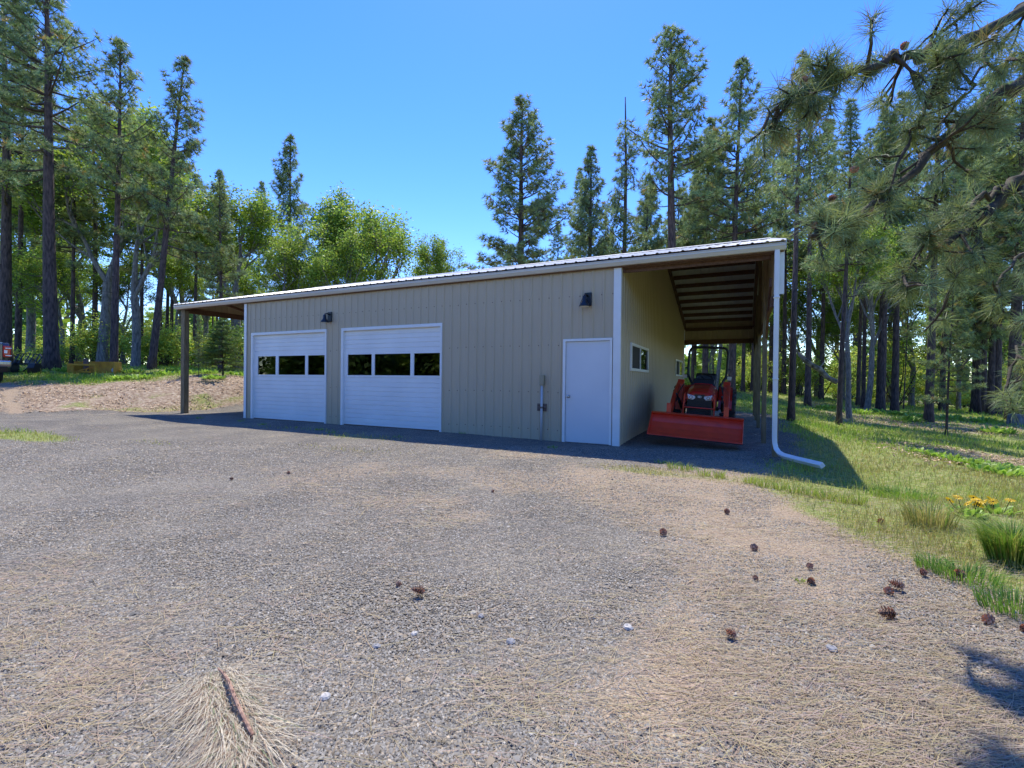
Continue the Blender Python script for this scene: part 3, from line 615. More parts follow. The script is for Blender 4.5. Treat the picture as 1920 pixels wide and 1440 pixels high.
# ------------------------------------------------------------------ pickup truck (local +x forward, origin under the rear bumper, right rear corner)
def truck():
    p0 = W(19, 719, 17.3)
    vd = Vector((p0[0]-CAM[0], p0[1]-CAM[1])).normalized(); ang = math.atan2(vd[1], vd[0])+R_(10)
    p0 = p0-np.array([math.sin(ang), -math.cos(ang), 0])*.98
    T = thing('pickup_truck', 'dark grey pickup truck at left edge with red tail light and silver bumper', 'pickup truck', (p0[0], p0[1], p0[2]-.02), ang)
    # local: +x forward, width along +-y, near side is +y
    def side(prof, y0, y1, name, m, bev=.03, par=T):
        b = MB(); b.prism(prof, y0, y1, axis='y'); return b.build(name, m, par, bevel=bev)
    # bed side with wheel cut, rounded rear corner
    arch = [(1.25+.55*math.cos(t), .52+.55*math.sin(t)) for t in np.linspace(0, math.pi, 13)]
    prof = [(.10, .78), (.08, 1.40), (.16, 1.52), (2.25, 1.55), (2.25, .62), (1.82, .60)]+arch[1:-1]+[(.68, .60), (.12, .62)]
    side(prof, .78, .98, 'bed_side', M_TRUCK); side(prof, -.98, -.78, 'bed_side', M_TRUCK)
    side([(.02, .80), (.02, 1.47), (.10, 1.50), (.10, .80)], -.80, .80, 'tailgate', M_TRUCK, .02)
    b = MB(); b.box(.1, 2.25, -.8, .8, .78, .84); b.build('bed_floor', M_BLACK, T)
    cab = side([(2.27, .62), (2.27, 1.56), (2.42, 1.96), (3.9, 1.98), (4.6, 1.52), (5.9, 1.42), (6.05, .9), (6.0, .6)], -.97, .97, 'cab', M_TRUCK, .05)
    for s in (-1, 1):
        side([(2.5, 1.54), (2.58, 1.88), (3.2, 1.90), (3.2, 1.54)], s*.975-.004, s*.975+.004, 'side_window', M_GLASS, 0)
        side([(3.26, 1.54), (3.26, 1.90), (3.9, 1.90), (4.35, 1.54)], s*.975-.004, s*.975+.004, 'side_window', M_GLASS, 0)
        tl = side([(-.015, .98), (-.02, 1.40), (.16, 1.41), (.18, 1.0)], s*.895-.105, s*.895+.105, 'tail_light', M_TAIL, .03)
        b = MB()
        b.box(-.026, -.018, s*.87-.03, s*.87+.05, 1.13, 1.24); b.box(-.03, .14, s*.93-.08, s*.93+.077, 1.30, 1.33); b.box(-.03, .14, s*.93-.08, s*.93+.077, 1.03, 1.06); b.build('lamp_band', M_LIGHT, tl)
    bp = MB(); bp.prism([(-.16, .62), (-.20, .72), (-.20, .84), (-.10, .88), (.06, .86), (.04, .60)], -.98, .98, axis='y'); bp.build('bumper', M_CHROME, T, bevel=.03)
    side([(-.08, .42), (-.12, .62), (.12, .62), (.4, .44)], -.9, .9, 'bumper_valance', M_BLACK, .02)
    for x in (1.25, 4.95):
        for s in (-1, 1):
            q = MB(); Mx = Matrix.Translation((x, s*.82, .43)) @ Matrix.Rotation(R_(90), 4, 'X')
            q.lathe([(.24, -.14), (.38, -.14), (.43, -.09), (.44, 0), (.43, .09), (.38, .14), (.24, .14)], 28, Mx); o = q.build('wheel', M_RUB, T)
            q = MB(); q.lathe([(0, s*-.10), (.08, s*-.11), (.10, s*-.06), (.22, s*-.08), (.25, s*-.13)], 24, Mx); q.build('rim', M_CHROME, o)
    q = MB(); q.box(.1, .6, .72, .80, .25, .6); q.build('mud_flap', M_BLACK, T)
truck()

# ------------------------------------------------------------------ implements on the terrace
def implements():
    p = W(42, 699, 21.5); z = H(p[0], p[1])+.10; a = math.atan2(RT[1], RT[0])
    T = thing('implement_rack', 'black steel grapple frame with slatted back standing in grass beside the truck', 'farm implement', (p[0], p[1], z), a)
    b = MB(); b.box(-.62, .62, .0, .06, .34, .42); b.box(-.62, .60, .40, .45, .84, .88); b.build('cross_bar', M_BLACK, T)
    b = MB()
    b.tube([(.62, .02, .38), (.66, .12, .55), (.60, .3, .72), (.38, .42, .86)], .03, 6); b.build('curved_side', M_BLACK, T)
    for x in (-.58, -.36, -.08, .12, .36):
        b = MB(); b.tube([(x+.09, .06, .40), (x, .42, .86)], .022, 5); b.build('slat', M_BLACK, T)
    for x in (-.48, .56):
        b = MB(); b.prism([(-.18, -.03), (.18, -.03), (.20, .30), (.1, .42), (-.12, .42), (-.2, .2)], x-.16, x+.16); b.build('side_plate', M_BLACK, T, bevel=.02)
    b = MB(); b.tube([(-.1, .1, .02), (.25, .1, .3)], .03, 5); b.tube([(-.40, -.1, .42), (-.40, .2, .45)], .04, 6); b.build('brace', M_BLACK, T)
    p = W(166, 700, 22.0); z = H(p[0], p[1])
    T = thing('box_blade', 'weathered yellow steel box blade lying in the grass between two pine trunks', 'farm implement', (p[0], p[1], z), a+R_(8)); T.scale = (.86, .9, 1.25)
    b = MB(); b.prism([(.78, -.03), (.84, -.03), (.90, .28), (.86, .52), (.80, .52), (.83, .28)], -.92, 1.04); b.build('mouldboard', M_YEL, T)
    for x in (-.94, 1.0):
        b = MB(); b.box(x, x+.05, .30, .90, -.03, .50); b.build('end_plate', M_YEL, T, bevel=.01)
    b = MB(); b.box(-1.06, .32, .0, .10, .34, .41); b.build('front_bar', M_YEL, T, bevel=.01)
    for x0, x1 in ((-1.06, -.74), (.24, .32)):
        b = MB(); b.box(x0, x1, .02, .07, -.03, .35); b.build('side_plate', M_YEL, T)
    b = MB(); b.box(-.74, .0, .08, .16, .08, .14); b.tube([(-.66, .1, .12), (-.1, .5, .30)], .03, 6); b.tube([(-.2, .1, .14), (-.45, .6, .35)], .03, 6); b.build('draw_bar', M_YEL, T)
    b = MB(); b.box(-.48, -.30, .30, .45, .02, .62); b.build('hitch_mast', M_RUST, T, bevel=.01)
    b = MB(); b.add([(.62, .772, .14), (.76, .772, .10), (.84, .772, .16), (.80, .772, .26), (.70, .772, .30), (.60, .772, .22)], [(0, 1, 2, 3, 4, 5)]); b.build('paint_patch', M_GREY, T)
implements()

# ------------------------------------------------------------------ trees
def tri_fan_tufts(rs, C, Dv, n, ln, wd_, spread, grav, segs=1, back=0.0):
    """n needles per tuft at centres C along directions Dv -> triangles"""
    k = len(C); C = np.repeat(C, n, 0); Dr = np.repeat(Dv, n, 0)
    r = rs.normal(size=(k*n, 3)); r -= (r*Dr).sum(1, keepdims=True)*Dr; r /= np.linalg.norm(r, axis=1, keepdims=True)+1e-9
    t = rs.uniform(-.15, 1, (k*n, 1)); d = Dr*(spread*t+0.25)+r; d[:, 2] -= grav; d /= np.linalg.norm(d, axis=1, keepdims=True)
    base = C+Dr*rs.uniform(-back, 0.02, (k*n, 1)); L = ln*rs.uniform(.75, 1.15, (k*n, 1))
    side = np.cross(d, rs.normal(size=(k*n, 3))); side /= np.linalg.norm(side, axis=1, keepdims=True)+1e-9
    if segs == 1:
        V = np.stack([base-side*wd_/2, base+side*wd_/2, base+d*L], 1).reshape(-1, 3); F = np.arange(len(V)).reshape(-1, 3)
        return V, F
    mid = base+d*L*.55; tip = base+d*L*.55+(d+np.array([0, 0, -grav*1.1]))/np.linalg.norm(d+np.array([0, 0, -grav*1.1]), axis=1, keepdims=True)*L*.5
    V = np.stack([base-side*wd_*.5, base+side*wd_*.5, mid-side*wd_*.5, mid+side*wd_*.5, tip], 1).reshape(-1, 3)
    i = np.arange(k*n)[:, None]*5
    F = np.concatenate([i+[0, 1, 3], i+[0, 3, 2], i+[2, 3, 4]], 1).reshape(-1, 3)
    return V, F
def pine_proto(seed, Ht=18.0, cb=.35, Rm=2.2, tr=.24, dead=0.0, tuftn=22, dens=.88, tl=.31, wd_=.032, up=1.0, name='pine_tree', lean=0.0, col=(1, 1, 1), stubs=True, double=False, fir=False):
    rs = np.random.RandomState(seed); rnd = random.Random(seed)
    tk = MB(); P = []; bx = rs.uniform(-.12, .12, 4)
    def axis_pt(z):
        t = z/Ht; return Vector((lean*t*t*Ht+math.sin(t*5+bx[0]*20)*.10*t, math.sin(t*4+bx[1]*30)*.10*t, z))
    zs = np.linspace(-.4, Ht*.99, 16)
    top = 1-dead
    tk.tube([axis_pt(z) for z in zs], [tr*(1.45 if z < 0 else 1.12 if z < .6 else 1)*max(.05, (1-z/Ht*.93))**.75 for z in zs], 9)
    z = Ht*cb; tc = []; td = []; tv = []
    if stubs:
        for k in range(int(10*dens)):
            zz = rs.uniform(.12, cb+.05)*Ht; a = rs.uniform(0, 6.28); L = rs.uniform(.3, 1.3); p = axis_pt(zz)
            tk.tube([p, p+Vector((math.cos(a)*L*.5, math.sin(a)*L*.5, -.05)), p+Vector((math.cos(a)*L, math.sin(a)*L, rs.uniform(-.35, .1)))], [.03, .018, .006], 4, caps=False)
    while z < Ht*top:
        t = (z-Ht*cb)/(Ht*(1-cb)); nb = rnd.choice([2, 3, 4, 5]) if t > .10 else rnd.choice([0, 1, 2, 3])
        for b in range(nb):
            a = rs.uniform(0, 6.283); prf = (1-t)**.8*(.45+.55*min(1, t*5+.35))+.07
            L = Rm*prf*rs.uniform(.5, 1.25)
            if rs.rand() < .08: L *= 1.35
            el = R_((-8+58*t**1.1)*up+rs.uniform(-9, 9)) if not fir else R_(-12+40*t+rs.uniform(-5, 5))
            d = np.array([math.cos(a)*math.cos(el), math.sin(a)*math.cos(el), math.sin(el)]); p0 = np.array(axis_pt(z))
            sag = (.10 if t < .6 else .0); pts = []
            sidev = np.array([-math.sin(a), math.cos(a), 0])*rs.uniform(-.12, .12)
            for s in np.linspace(0, 1, 5): pts.append(p0+d*L*s+np.array([0, 0, -sag*L*s+.28*L*s*s])*(0 if fir else 1)+sidev*L*s*s)
            rb = .012+.016*L; tk.tube([Vector(q) for q in pts], [rb, rb*.8, rb*.6, rb*.45, rb*.25], 4, caps=False)
            n = max(2, int(L*5.2*dens)); 
            for j in range(n):
                s = .28+.72*(j+rs.rand())/n; i0 = min(3, int(s*4)); f = s*4-i0; q = pts[i0]*(1-f)+pts[i0+1]*f; tang = pts[i0+1]-pts[i0]; tang /= np.linalg.norm(tang)
                sd = np.cross(tang, [0, 0, 1]); sd /= np.linalg.norm(sd)+1e-9; sg = 1 if j % 2 else -1
                tl_ = (.22+.38*(1-s))*min(1.0, L*.6)*rs.uniform(.6, 1.3)+.08
                dd = tang*.55+sd*sg*rs.uniform(.5, 1)+np.array([0, 0, rs.uniform(-.1, .55) if not fir else -.1]); dd /= np.linalg.norm(dd)
                e = q+dd*tl_; tc.append(e); td.append(dd+np.array([0, 0, .25])); tv.append(s)
                if tl_ > .28: tc.append(q+dd*tl_*.5+rs.normal(size=3)*.04); td.append(dd); tv.append(s*.8)
                if tl_ > .3: tk.tube([Vector(q), Vector(e)], [.008, .005], 3, caps=False)
            tc.append(pts[-1]); td.append(pts[-1]-pts[-2]); tv.append(1)
        z += rnd.uniform(.26, .46)*(1.15-.5*t)/math.sqrt(dens)*Ht/18
    if not dead:
        for k in range(5): tc.append(np.array(axis_pt(Ht*(.985-.012*k)))); td.append(np.array([0, 0, 1.0])); tv.append(1)
    C = np.array(tc); Dv = np.array(td); Dv /= np.linalg.norm(Dv, axis=1, keepdims=True)
    V, F = tri_fan_tufts(rs, C, Dv, tuftn, tl, wd_, .9, .05 if not fir else .1)
    tone = rs.uniform(.55, 1.55, len(C)); warm = rs.uniform(0, 1, len(C)); base = np.stack([tone*(.86+.40*warm), tone*(.97+.08*warm), tone*(1.12-.55*warm)], 1)*np.array(col)
    dry = rs.rand(len(C)) < .02; base[dry] = [1.9, 1.0, .7]
    fc = np.repeat(base, tuftn, 0)*rs.uniform(.85, 1.15, (len(F), 1))
    T = thing(name, None, None)
    tk.build('trunk', M_BARK, T, smooth=True)
    poly_mesh('crown', V, F, M_NEED if not fir else M_FIR, fc, T)
    T['h'] = Ht; return T
def leaves(rs, C, n, rad, size, flat=.7):
    k = len(C); P = np.repeat(C, n, 0)+rs.normal(size=(k*n, 3))*rad*np.array([1, 1, flat]); m = len(P)
    a = rs.normal(size=(m, 3)); a[:, 2] *= .5; a /= np.linalg.norm(a, axis=1, keepdims=True); nn = rs.normal(size=(m, 3))+np.array([0, 0, .8]); b = np.cross(a, nn); b /= np.linalg.norm(b, axis=1, keepdims=True)+1e-9
    s = size*rs.uniform(.7, 1.3, (m, 1)); nz = np.cross(a, b)*s*.12
    V = np.stack([P-a*s*.5, P+b*s*.32+nz, P+a*s*.55, P-b*s*.32+nz], 1).reshape(-1, 3)
    return V, np.arange(m*4).reshape(-1, 4)
def oak_proto(seed, Ht=13.0, fork=.30, lean=.05, tr=.22, spread=.52, name='oak_tree', n=21, size=.165, col=(1, 1, 1), levels=4, trunkmat=None, narrow=1.0):
    rs = np.random.RandomState(seed); tk = MB(); tips = []
    def grow(p, d, L, r, lv):
        pts = [p]; q = p.copy(); dd = d.copy(); k = 4
        for i in range(k):
            dd = dd+rs.normal(size=3)*.13+np.array([0, 0, .05]); dd /= np.linalg.norm(dd); q = q+dd*L/k; pts.append(q.copy())
        tk.tube([Vector(x) for x in pts], [r*(1-.42*i/k) for i in range(k+1)], 7 if lv < 2 else 4, caps=False)
        if lv >= levels: tips.extend([pts[-1], pts[-2], pts[2]]); return
        if lv >= 2: tips.append(pts[-1])
        nc = rs.choice([3, 4]) if lv > 0 else 3
        for c in range(nc):
            s = 1.0 if c == 0 else rs.uniform(.35, 1.0); i0 = min(k-1, int(s*k)); st = pts[i0]*(1-(s*k-i0))+pts[min(k, i0+1)]*(s*k-i0) if s < 1 else pts[-1]
            a = rs.uniform(0, 6.283); ax = np.cross(dd, rs.normal(size=3)); ax /= np.linalg.norm(ax)
            th = rs.uniform(.25, spread*1.5) if c else rs.uniform(.08, .3)
            nd = dd*math.cos(th)+np.cross(ax, dd)*math.sin(th); nd[2] += .06; nd[:2] *= narrow; nd /= np.linalg.norm(nd)
            grow(st, nd, L*rs.uniform(.62, .84), r*.60*rs.uniform(.8, 1.05), lv+1)
    h0 = Ht*fork; pts = [np.array([lean*z+math.sin(z*.9+seed)*.08, math.cos(z*.7+seed)*.06, z]) for z in np.linspace(-.3, h0, 5)]
    tk.tube([Vector(x) for x in pts], [tr*1.35, tr*1.05, tr, tr*.95, tr*.9], 9, caps=False)
    grow(pts[-1], np.array([lean, 0, 1.0]), Ht*.26, tr*.78, 0)
    for s in range(2): 
        th = rs.uniform(0, 6.28); grow(pts[-1], np.array([math.cos(th)*.5, math.sin(th)*.5, .85]), Ht*.24, tr*.6, 1)
    C = np.array(tips); keep = C[:, 2] > h0*1.15; C = C[keep]
    V, F = leaves(rs, C, n, .30, size)
    hz = (C[:, 2]-C[:, 2].min())/(np.ptp(C[:, 2])+1e-6)
    tone = rs.uniform(.62, 1.30, len(C)); w = rs.uniform(0, 1, len(C)); base = np.stack([tone*(.8+.5*w), tone*(.95+.12*w), tone*(1.15-.5*w)], 1)*np.array(col)
    fc = np.repeat(base, n, 0)*rs.uniform(.8, 1.2, (len(F), 1))
    T = thing(name, None, None); tk.build('trunk', trunkmat or M_BARKG, T, smooth=True); poly_mesh('crown', V, F, M_LEAF, fc, T)
    T['h'] = float(C[:, 2].max()); return T
def bush_proto(seed, name='shrub', h=2.6, r=1.5, nclus=130, n=26, size=.13, m=None, col=(1, 1, 1)):
    rs = np.random.RandomState(seed); tk = MB(); C = []
    for k in range(9):
        a = rs.uniform(0, 6.28); rr = r*rs.uniform(.2, 1.0); hh = h*rs.uniform(.5, 1.0); e = np.array([math.cos(a)*rr, math.sin(a)*rr, hh])
        tk.tube([(0, 0, -.1), Vector(e*.5+rs.normal(size=3)*.12), Vector(e)], [.04, .025, .01], 4, caps=False)
        for j in range(nclus//9): 
            q = e+rs.normal(size=3)*np.array([r*.30, r*.30, h*.20]); q[2] = abs(q[2])*.97+.08; C.append(q)
    C = np.array(C); V, F = leaves(rs, C, n, .20, size)
    tone = rs.uniform(.6, 1.35, len(C)); w = rs.uniform(0, 1, len(C)); base = np.stack([tone*(.8+.45*w), tone, tone*(1.1-.4*w)], 1)*np.array(col)
    T = thing(name, None, None); tk.build('stem', M_TWIG, T); poly_mesh('foliage', V, F, m or M_BUSH, np.repeat(base, n, 0)*rs.uniform(.8, 1.2, (len(F), 1)), T)
    T['h'] = h; return T
PROTO = {}
for k, kw in {'pA': dict(seed=1, cb=.42, Rm=2.6), 'pB': dict(seed=2, cb=.48, Rm=2.3, tr=.21), 'pC': dict(seed=3, cb=.36, Rm=2.4, tr=.22), 'pD': dict(seed=4, cb=.20, Rm=2.5, dens=1.15),
              'pE': dict(seed=5, cb=.40, Rm=1.8, tr=.15), 'pF': dict(seed=6, cb=.3, Rm=2.0, dead=.15), 'pG': dict(seed=7, tr=.28, cb=.5, Rm=2.9, dens=.95), 'pH': dict(seed=8, tr=.17, cb=.62, Rm=1.8, dens=.85),
              'pI': dict(seed=9, cb=.28, Rm=3.1, dens=1.2), 'sap': dict(seed=10, cb=.12, Rm=1.9, tr=.10)}.items():
    PROTO[k] = pine_proto(**kw)
PROTO['oA'] = oak_proto(21); PROTO['oB'] = oak_proto(22, fork=.22, spread=.6); PROTO['oC'] = oak_proto(23, fork=.42, lean=-.06, spread=.5); PROTO['oD'] = oak_proto(24, fork=.34, spread=.45, narrow=.85, lean=.1)
PROTO['fir'] = pine_proto(31, Ht=9, cb=.12, Rm=2.3, tr=.10, tuftn=22, tl=.2, wd_=.03, fir=True, dens=1.5, name='fir_tree', stubs=False)
PROTO['bA'] = bush_proto(41); PROTO['bB'] = bush_proto(42, h=3.4, r=1.3); PROTO['bC'] = bush_proto(43, h=1.6, r=1.6)
USED = set()
def plant(key, u, vb, d, vt, label, wr=1.0, tip=None, group=None, rz=None, name=None, cat=None, loc=None, twid=None):
    """base seen at (u, vb), top at row vt, d metres deep"""
    pr = PROTO[key]; p = W(u, vb, d) if loc is None else loc; z = H(p[0], p[1])
    ht = (vb-vt)/FPX*d if vt is not None else pr['h']; 
    ht = (W(u, vt, d)[2]-z) if vt is not None else pr['h']
    s = ht/pr['h']; rng = random.Random(int(u*7+d*13)); rz = rng.uniform(0, 6.28) if rz is None else rz
    rot = (0, 0, rz)
    if tip is not None:          # lean so the top stands at column tip
        dx = (tip-u)/FPX*d; th = math.atan2(dx, ht); axis = Vector(FW); axis.z = 0; axis.normalize()
        q = Matrix.Rotation(th, 4, axis) @ Matrix.Rotation(rz, 4, 'Z'); rot = q.to_euler()
    sx = s*wr if wr else s
    cat = cat or {'p': 'pine tree', 's': 'pine tree', 'o': 'oak tree', 'f': 'fir tree', 'b': 'shrub'}[key[0]]
    if key not in USED:
        USED.add(key); r = pr; r.location = (p[0], p[1], z-.05); r.rotation_euler = rot; r.scale = (sx, sx, s); tag(r, label, cat, group)
    else: r = copy_tree(pr, (p[0], p[1], z-.05), rot, (sx, sx, s), label, group, cat)
    if name: r.name = name
    return r

# ---- trees one can point to: key, base column, base row, depth, top row, lean-to column, width ratio, label
L_ = [
 ('pG', 97, 693, 24, -60, 80, 1.0, 'tallest left pine with thick dark trunk standing between the black rack and the yellow blade'),
 ('pB', 213, 696, 24, 82, 222, .95, 'pine with straight dark trunk touching the right end of the yellow blade'),
 ('pC', 284, 693, 25, 112, 343, .95, 'dark pine leaning right with narrow pointed crown, nearest left of the lean-to roof'),
 ('pA', 11, 667, 30, -40, 5, 1.0, 'tall pine rising behind the pickup truck tailgate'),
 ('pE', 33, 668, 34, 40, 42, 1.0, 'slim pine just right of the truck behind the black rack'),
 ('pE', 135, 676, 33, 240, 141, 1.1, 'thin dark pine rising just behind the left end of the yellow blade'),
 ('pH', 178, 678, 35, 200, 172, 1.1, 'brown trunked pine directly behind the middle of the yellow blade'),
 ('oD', 194, 681, 32, 175, 170, 1.0, 'grey barked oak leaning left behind the right part of the yellow blade'),
 ('oA', 255, 686, 29, 215, 258, .9, 'pale grey oak forked into a Y between the two leaning pines'),
 ('pE', 264, 683, 34, 250, 268, 1.0, 'thin dark pine close behind the forked grey oak'),
 ('pH', 302, 683, 34, 330, 296, 1.0, 'slim brown pine just right of the dark leaning pine'),
 ('pE', 312, 681, 36, 290, 318, 1.0, 'slender pine second to the right of the dark leaning pine'),
 ('pH', 320, 682, 36, 320, 328, 1.0, 'slender pine nearest left of the lean-to post'),
 ('pB', 364, 686, 33, 330, 367, .9, 'straight dark pine seen just right of the left lean-to post'),
 ('sap', 372.5, 712, 21, 570, 372, .75, 'small thin sapling growing just behind the left lean-to post'),
 ('fir', 418, 710, 22, 590, 416, 1.25, 'young fir with bright flat sprays under the left lean-to roof'),
 ('pC', 413, 694, 27, 325, 412, .9, 'pine with thick grey trunk behind the young fir'),
 ('oC', 452, 694, 33, 362, 440, 1.15, 'bright green rounded oak showing above the left end of the roof'),
 ('pD', 536, 694, 44, 262, 543, .9, 'dark double pointed pine behind the bright oaks over the left garage door'),
 ('pE', 484, 692, 52, 343, 487, .95, 'short dark pine tip between the bright oak and the double pointed pine'),
 ('pE', 405, 690, 50, 330, 411, .8, 'small distant pine tip just left of the bright rounded oak'),
 ('oB', 590, 696, 34, 372, 600, 1.0, 'bright spreading oak behind the roof above the right garage door lamp'),
 ('oA', 528, 695, 32, 432, 528, 1.0, 'lower dense oak just left of the spreading oak behind the roof'),
 ('oD', 706, 698, 36, 356, 700, 1.15, 'tallest airy oak behind the roof over the right garage door'),
 ('oC', 800, 700, 38, 446, 805, .8, 'sparse small oak at the right end of the oak row behind the roof'),
 ('pE', 828, 700, 56, 452, 828, .8, 'tiny dark pine tip beside the sparse small oak'),
 ('oB', 655, 698, 31, 430, 665, .9, 'dense low oak in front of the tall airy oak behind the roof'),
 ('pI', 972, 712, 30, 192, 976, 1.2, 'lone broad pine standing by itself against blue sky above the middle of the roof'),
 ('pE', 1044, 714, 46, 418, 1043, 1.1, 'short pine tip just right of the lone broad pine'),
 ('pD', 1097, 714, 34, 280, 1105, 1.0, 'medium pine left of the dead topped pine behind the roof'),
 ('pF', 1166, 716, 31, 178, 1166, .82, 'dead topped pine with a bare grey spike behind the roof'),
 ('pG', 1262, 720, 27, 62, 1250, 1.0, 'tallest pine behind the roof with dark straight trunk above the lean-to'),
 ('pE', 1205, 718, 38, 330, 1212, 1.3, 'blue green pine filling behind the dead topped pine'),
 ('pD', 1322, 722, 36, 230, 1322, .9, 'bushy pine between the two tallest pines behind the lean-to roof'),
 ('pA', 1371, 735, 28, 118, 1380, .85, 'tall open pine with curved upswept limbs directly over the tractor'),
 ('pB', 1483, 795, 16, 108, 1494, .80, 'pine with straight trunk nearest right of the white downspout'),
 ('pE', 1573, 797, 17, 190, 1588, .95, 'pine with mossy orange base second to the right of the downspout'),
 ('oC', 1594, 781, 19.5, 410, 1592, .75, 'grey barked oak trunk close behind the mossy based pine'),
 ('pG', 1741, 792, 20, 150, 1752, .72, 'sturdy pine with flared base in the pale bare patch at right'),
 ('sap', 1774, 820, 15, 395, 1786, .95, 'thin dark young pine nearest the viewer on the right slope'),
 ('pC', 1899, 786, 25, 120, 1908, 1.25, 'thick dark trunked pine behind the cut stump at right edge'),
 ('pH', 1514, 765, 27, 170, 1512, 1.0, 'thick grey trunked pine under the broken leaning limb'),
 ('pE', 1539, 756, 33, 230, 1545, 1.0, 'slim pine left of the mossy based pine, under the fallen limb'),
 ('pE', 1469, 743, 34, 260, 1470, 1.1, 'slim pine seen right beside the downspout'),
 ('pH', 1445, 740, 36, 240, 1445, 1.0, 'dark pine seen between lean-to posts and downspout'),
 ('oB', 1532, 752, 38, 430, 1530, 1.0, 'leafy oak behind the broken leaning limb'),
 ('pE', 1609, 764, 30, 300, 1612, 1.0, 'first thin pine right of the grey oak trunk'),
 ('pH', 1618, 769, 28, 250, 1622, .8, 'pale thin pine second right of the grey oak trunk'),
 ('oD', 1626, 768, 27, 400, 1630, .8, 'ivy covered oak trunk with bright leaves right of the mossy based pine'),
 ('pE', 1647, 772, 27, 200, 1653, 1.0, 'left one of two close set pines in the right wood'),
 ('pH', 1653, 772, 26.5, 220, 1661, 1.0, 'right one of two close set pines leaning right in the right wood'),
 ('pB', 1677, 772, 27, 180, 1683, .9, 'straight pine between the close set pair and the thin bare pole'),
 ('pE', 1694, 771, 29, 480, 1702, .5, 'thin bare leaning pole pine left of the sturdy pine'),
 ('pH', 1766, 778, 30, 260, 1770, 1.0, 'dark pine hidden just behind the thin young pine'),
 ('pD', 1829, 780, 30, 200, 1829, .95, 'pine first right of the thin young pine'),
 ('pA', 1841, 780, 31, 150, 1838, .85, 'reddish crooked trunked pine among the far right group'),
 ('pI', 1857, 781, 29, 230, 1858, .8, 'third pine of the far right group left of the thick trunk'),
 ('pC', 1867, 781, 29, 130, 1869, .9, 'fourth pine of the far right group just left of the thick trunk'),
 ('oB', 1710, 770, 34, 470, 1705, .9, 'bright leafy oak behind the thin bare pole pine'),
 ('oA', 1795, 778, 33, 520, 1797, .9, 'dark leafy oak between the young pine and the far right group'),
 ('pE', 1393, 737, 33, 300, 1396, 1.0, 'slim pine behind the lean-to just right of the roll bar'),
 ('pH', 1411, 737, 33, 280, 1413, 1.0, 'slim pine glimpsed beside the leftmost rear lean-to post'),
 ('pE', 1298, 738, 36, 330, 1300, 1.0, 'slim trunk framed by the left half of the roll bar'),
 ('pH', 1322, 737, 30, 280, 1320, 1.2, 'thicker trunk framed by the middle of the roll bar'),
 ('oD', 1343, 738, 34, 450, 1340, .8, 'crooked oak framed by the right half of the roll bar'),
 ('oB', 150, 680, 40, 330, 150, 1.0, 'leafy oak behind the yellow blade between the first two tall pines'),
 ('oC', 60, 678, 38, 290, 60, 1.1, 'leafy oak behind the black rack, left of the tallest left pine'),
 ('oA', 385, 690, 42, 400, 380, 1.0, 'leafy oak behind the left lean-to post'),
 ('oB', 340, 690, 44, 300, 335, .9, 'far leafy oak seen left of the lean-to post above its roof edge'),
]
L_ += [('oC', 18, 684, 36, 470, 18, 1.1, 'low bright young oak above the pickup truck'), ('oB', 115, 684, 35, 455, 115, 1.0, 'low bright young oak right beside the tallest left pine'),
 ('oA', 232, 686, 36, 470, 235, 1.0, 'low bright young oak between straight pine and forked oak'), ('oC', 330, 686, 34, 480, 330, 1.0, 'low bright young oak just left of the lean-to roof edge'), ('oB', 440, 694, 36, 500, 440, 1.0, 'low bright young oak behind the left corner of the workshop'),
 ('oB', 1500, 758, 36, 520, 1500, 1.0, 'low leafy young oak right of the downspout behind the trunks'), ('oA', 1580, 762, 35, 545, 1580, 1.0, 'low leafy young oak behind the mossy based pine'), ('oC', 1665, 766, 36, 500, 1665, 1.0, 'low leafy young oak behind the close set pine pair'),
 ('oB', 1745, 772, 37, 560, 1745, 1.0, 'low leafy young oak behind the sturdy flared pine'), ('oA', 1880, 776, 38, 560, 1880, 1.1, 'low leafy young oak beside the thick pine at far right'), ('oC', 1335, 736, 42, 560, 1335, 1.0, 'low leafy oak glowing behind the roll bar')]
for k, u, vb, d, vt, tip, wr, lab in L_:
    o = plant(k, u, vb, d, vt, lab, wr=wr, tip=tip)
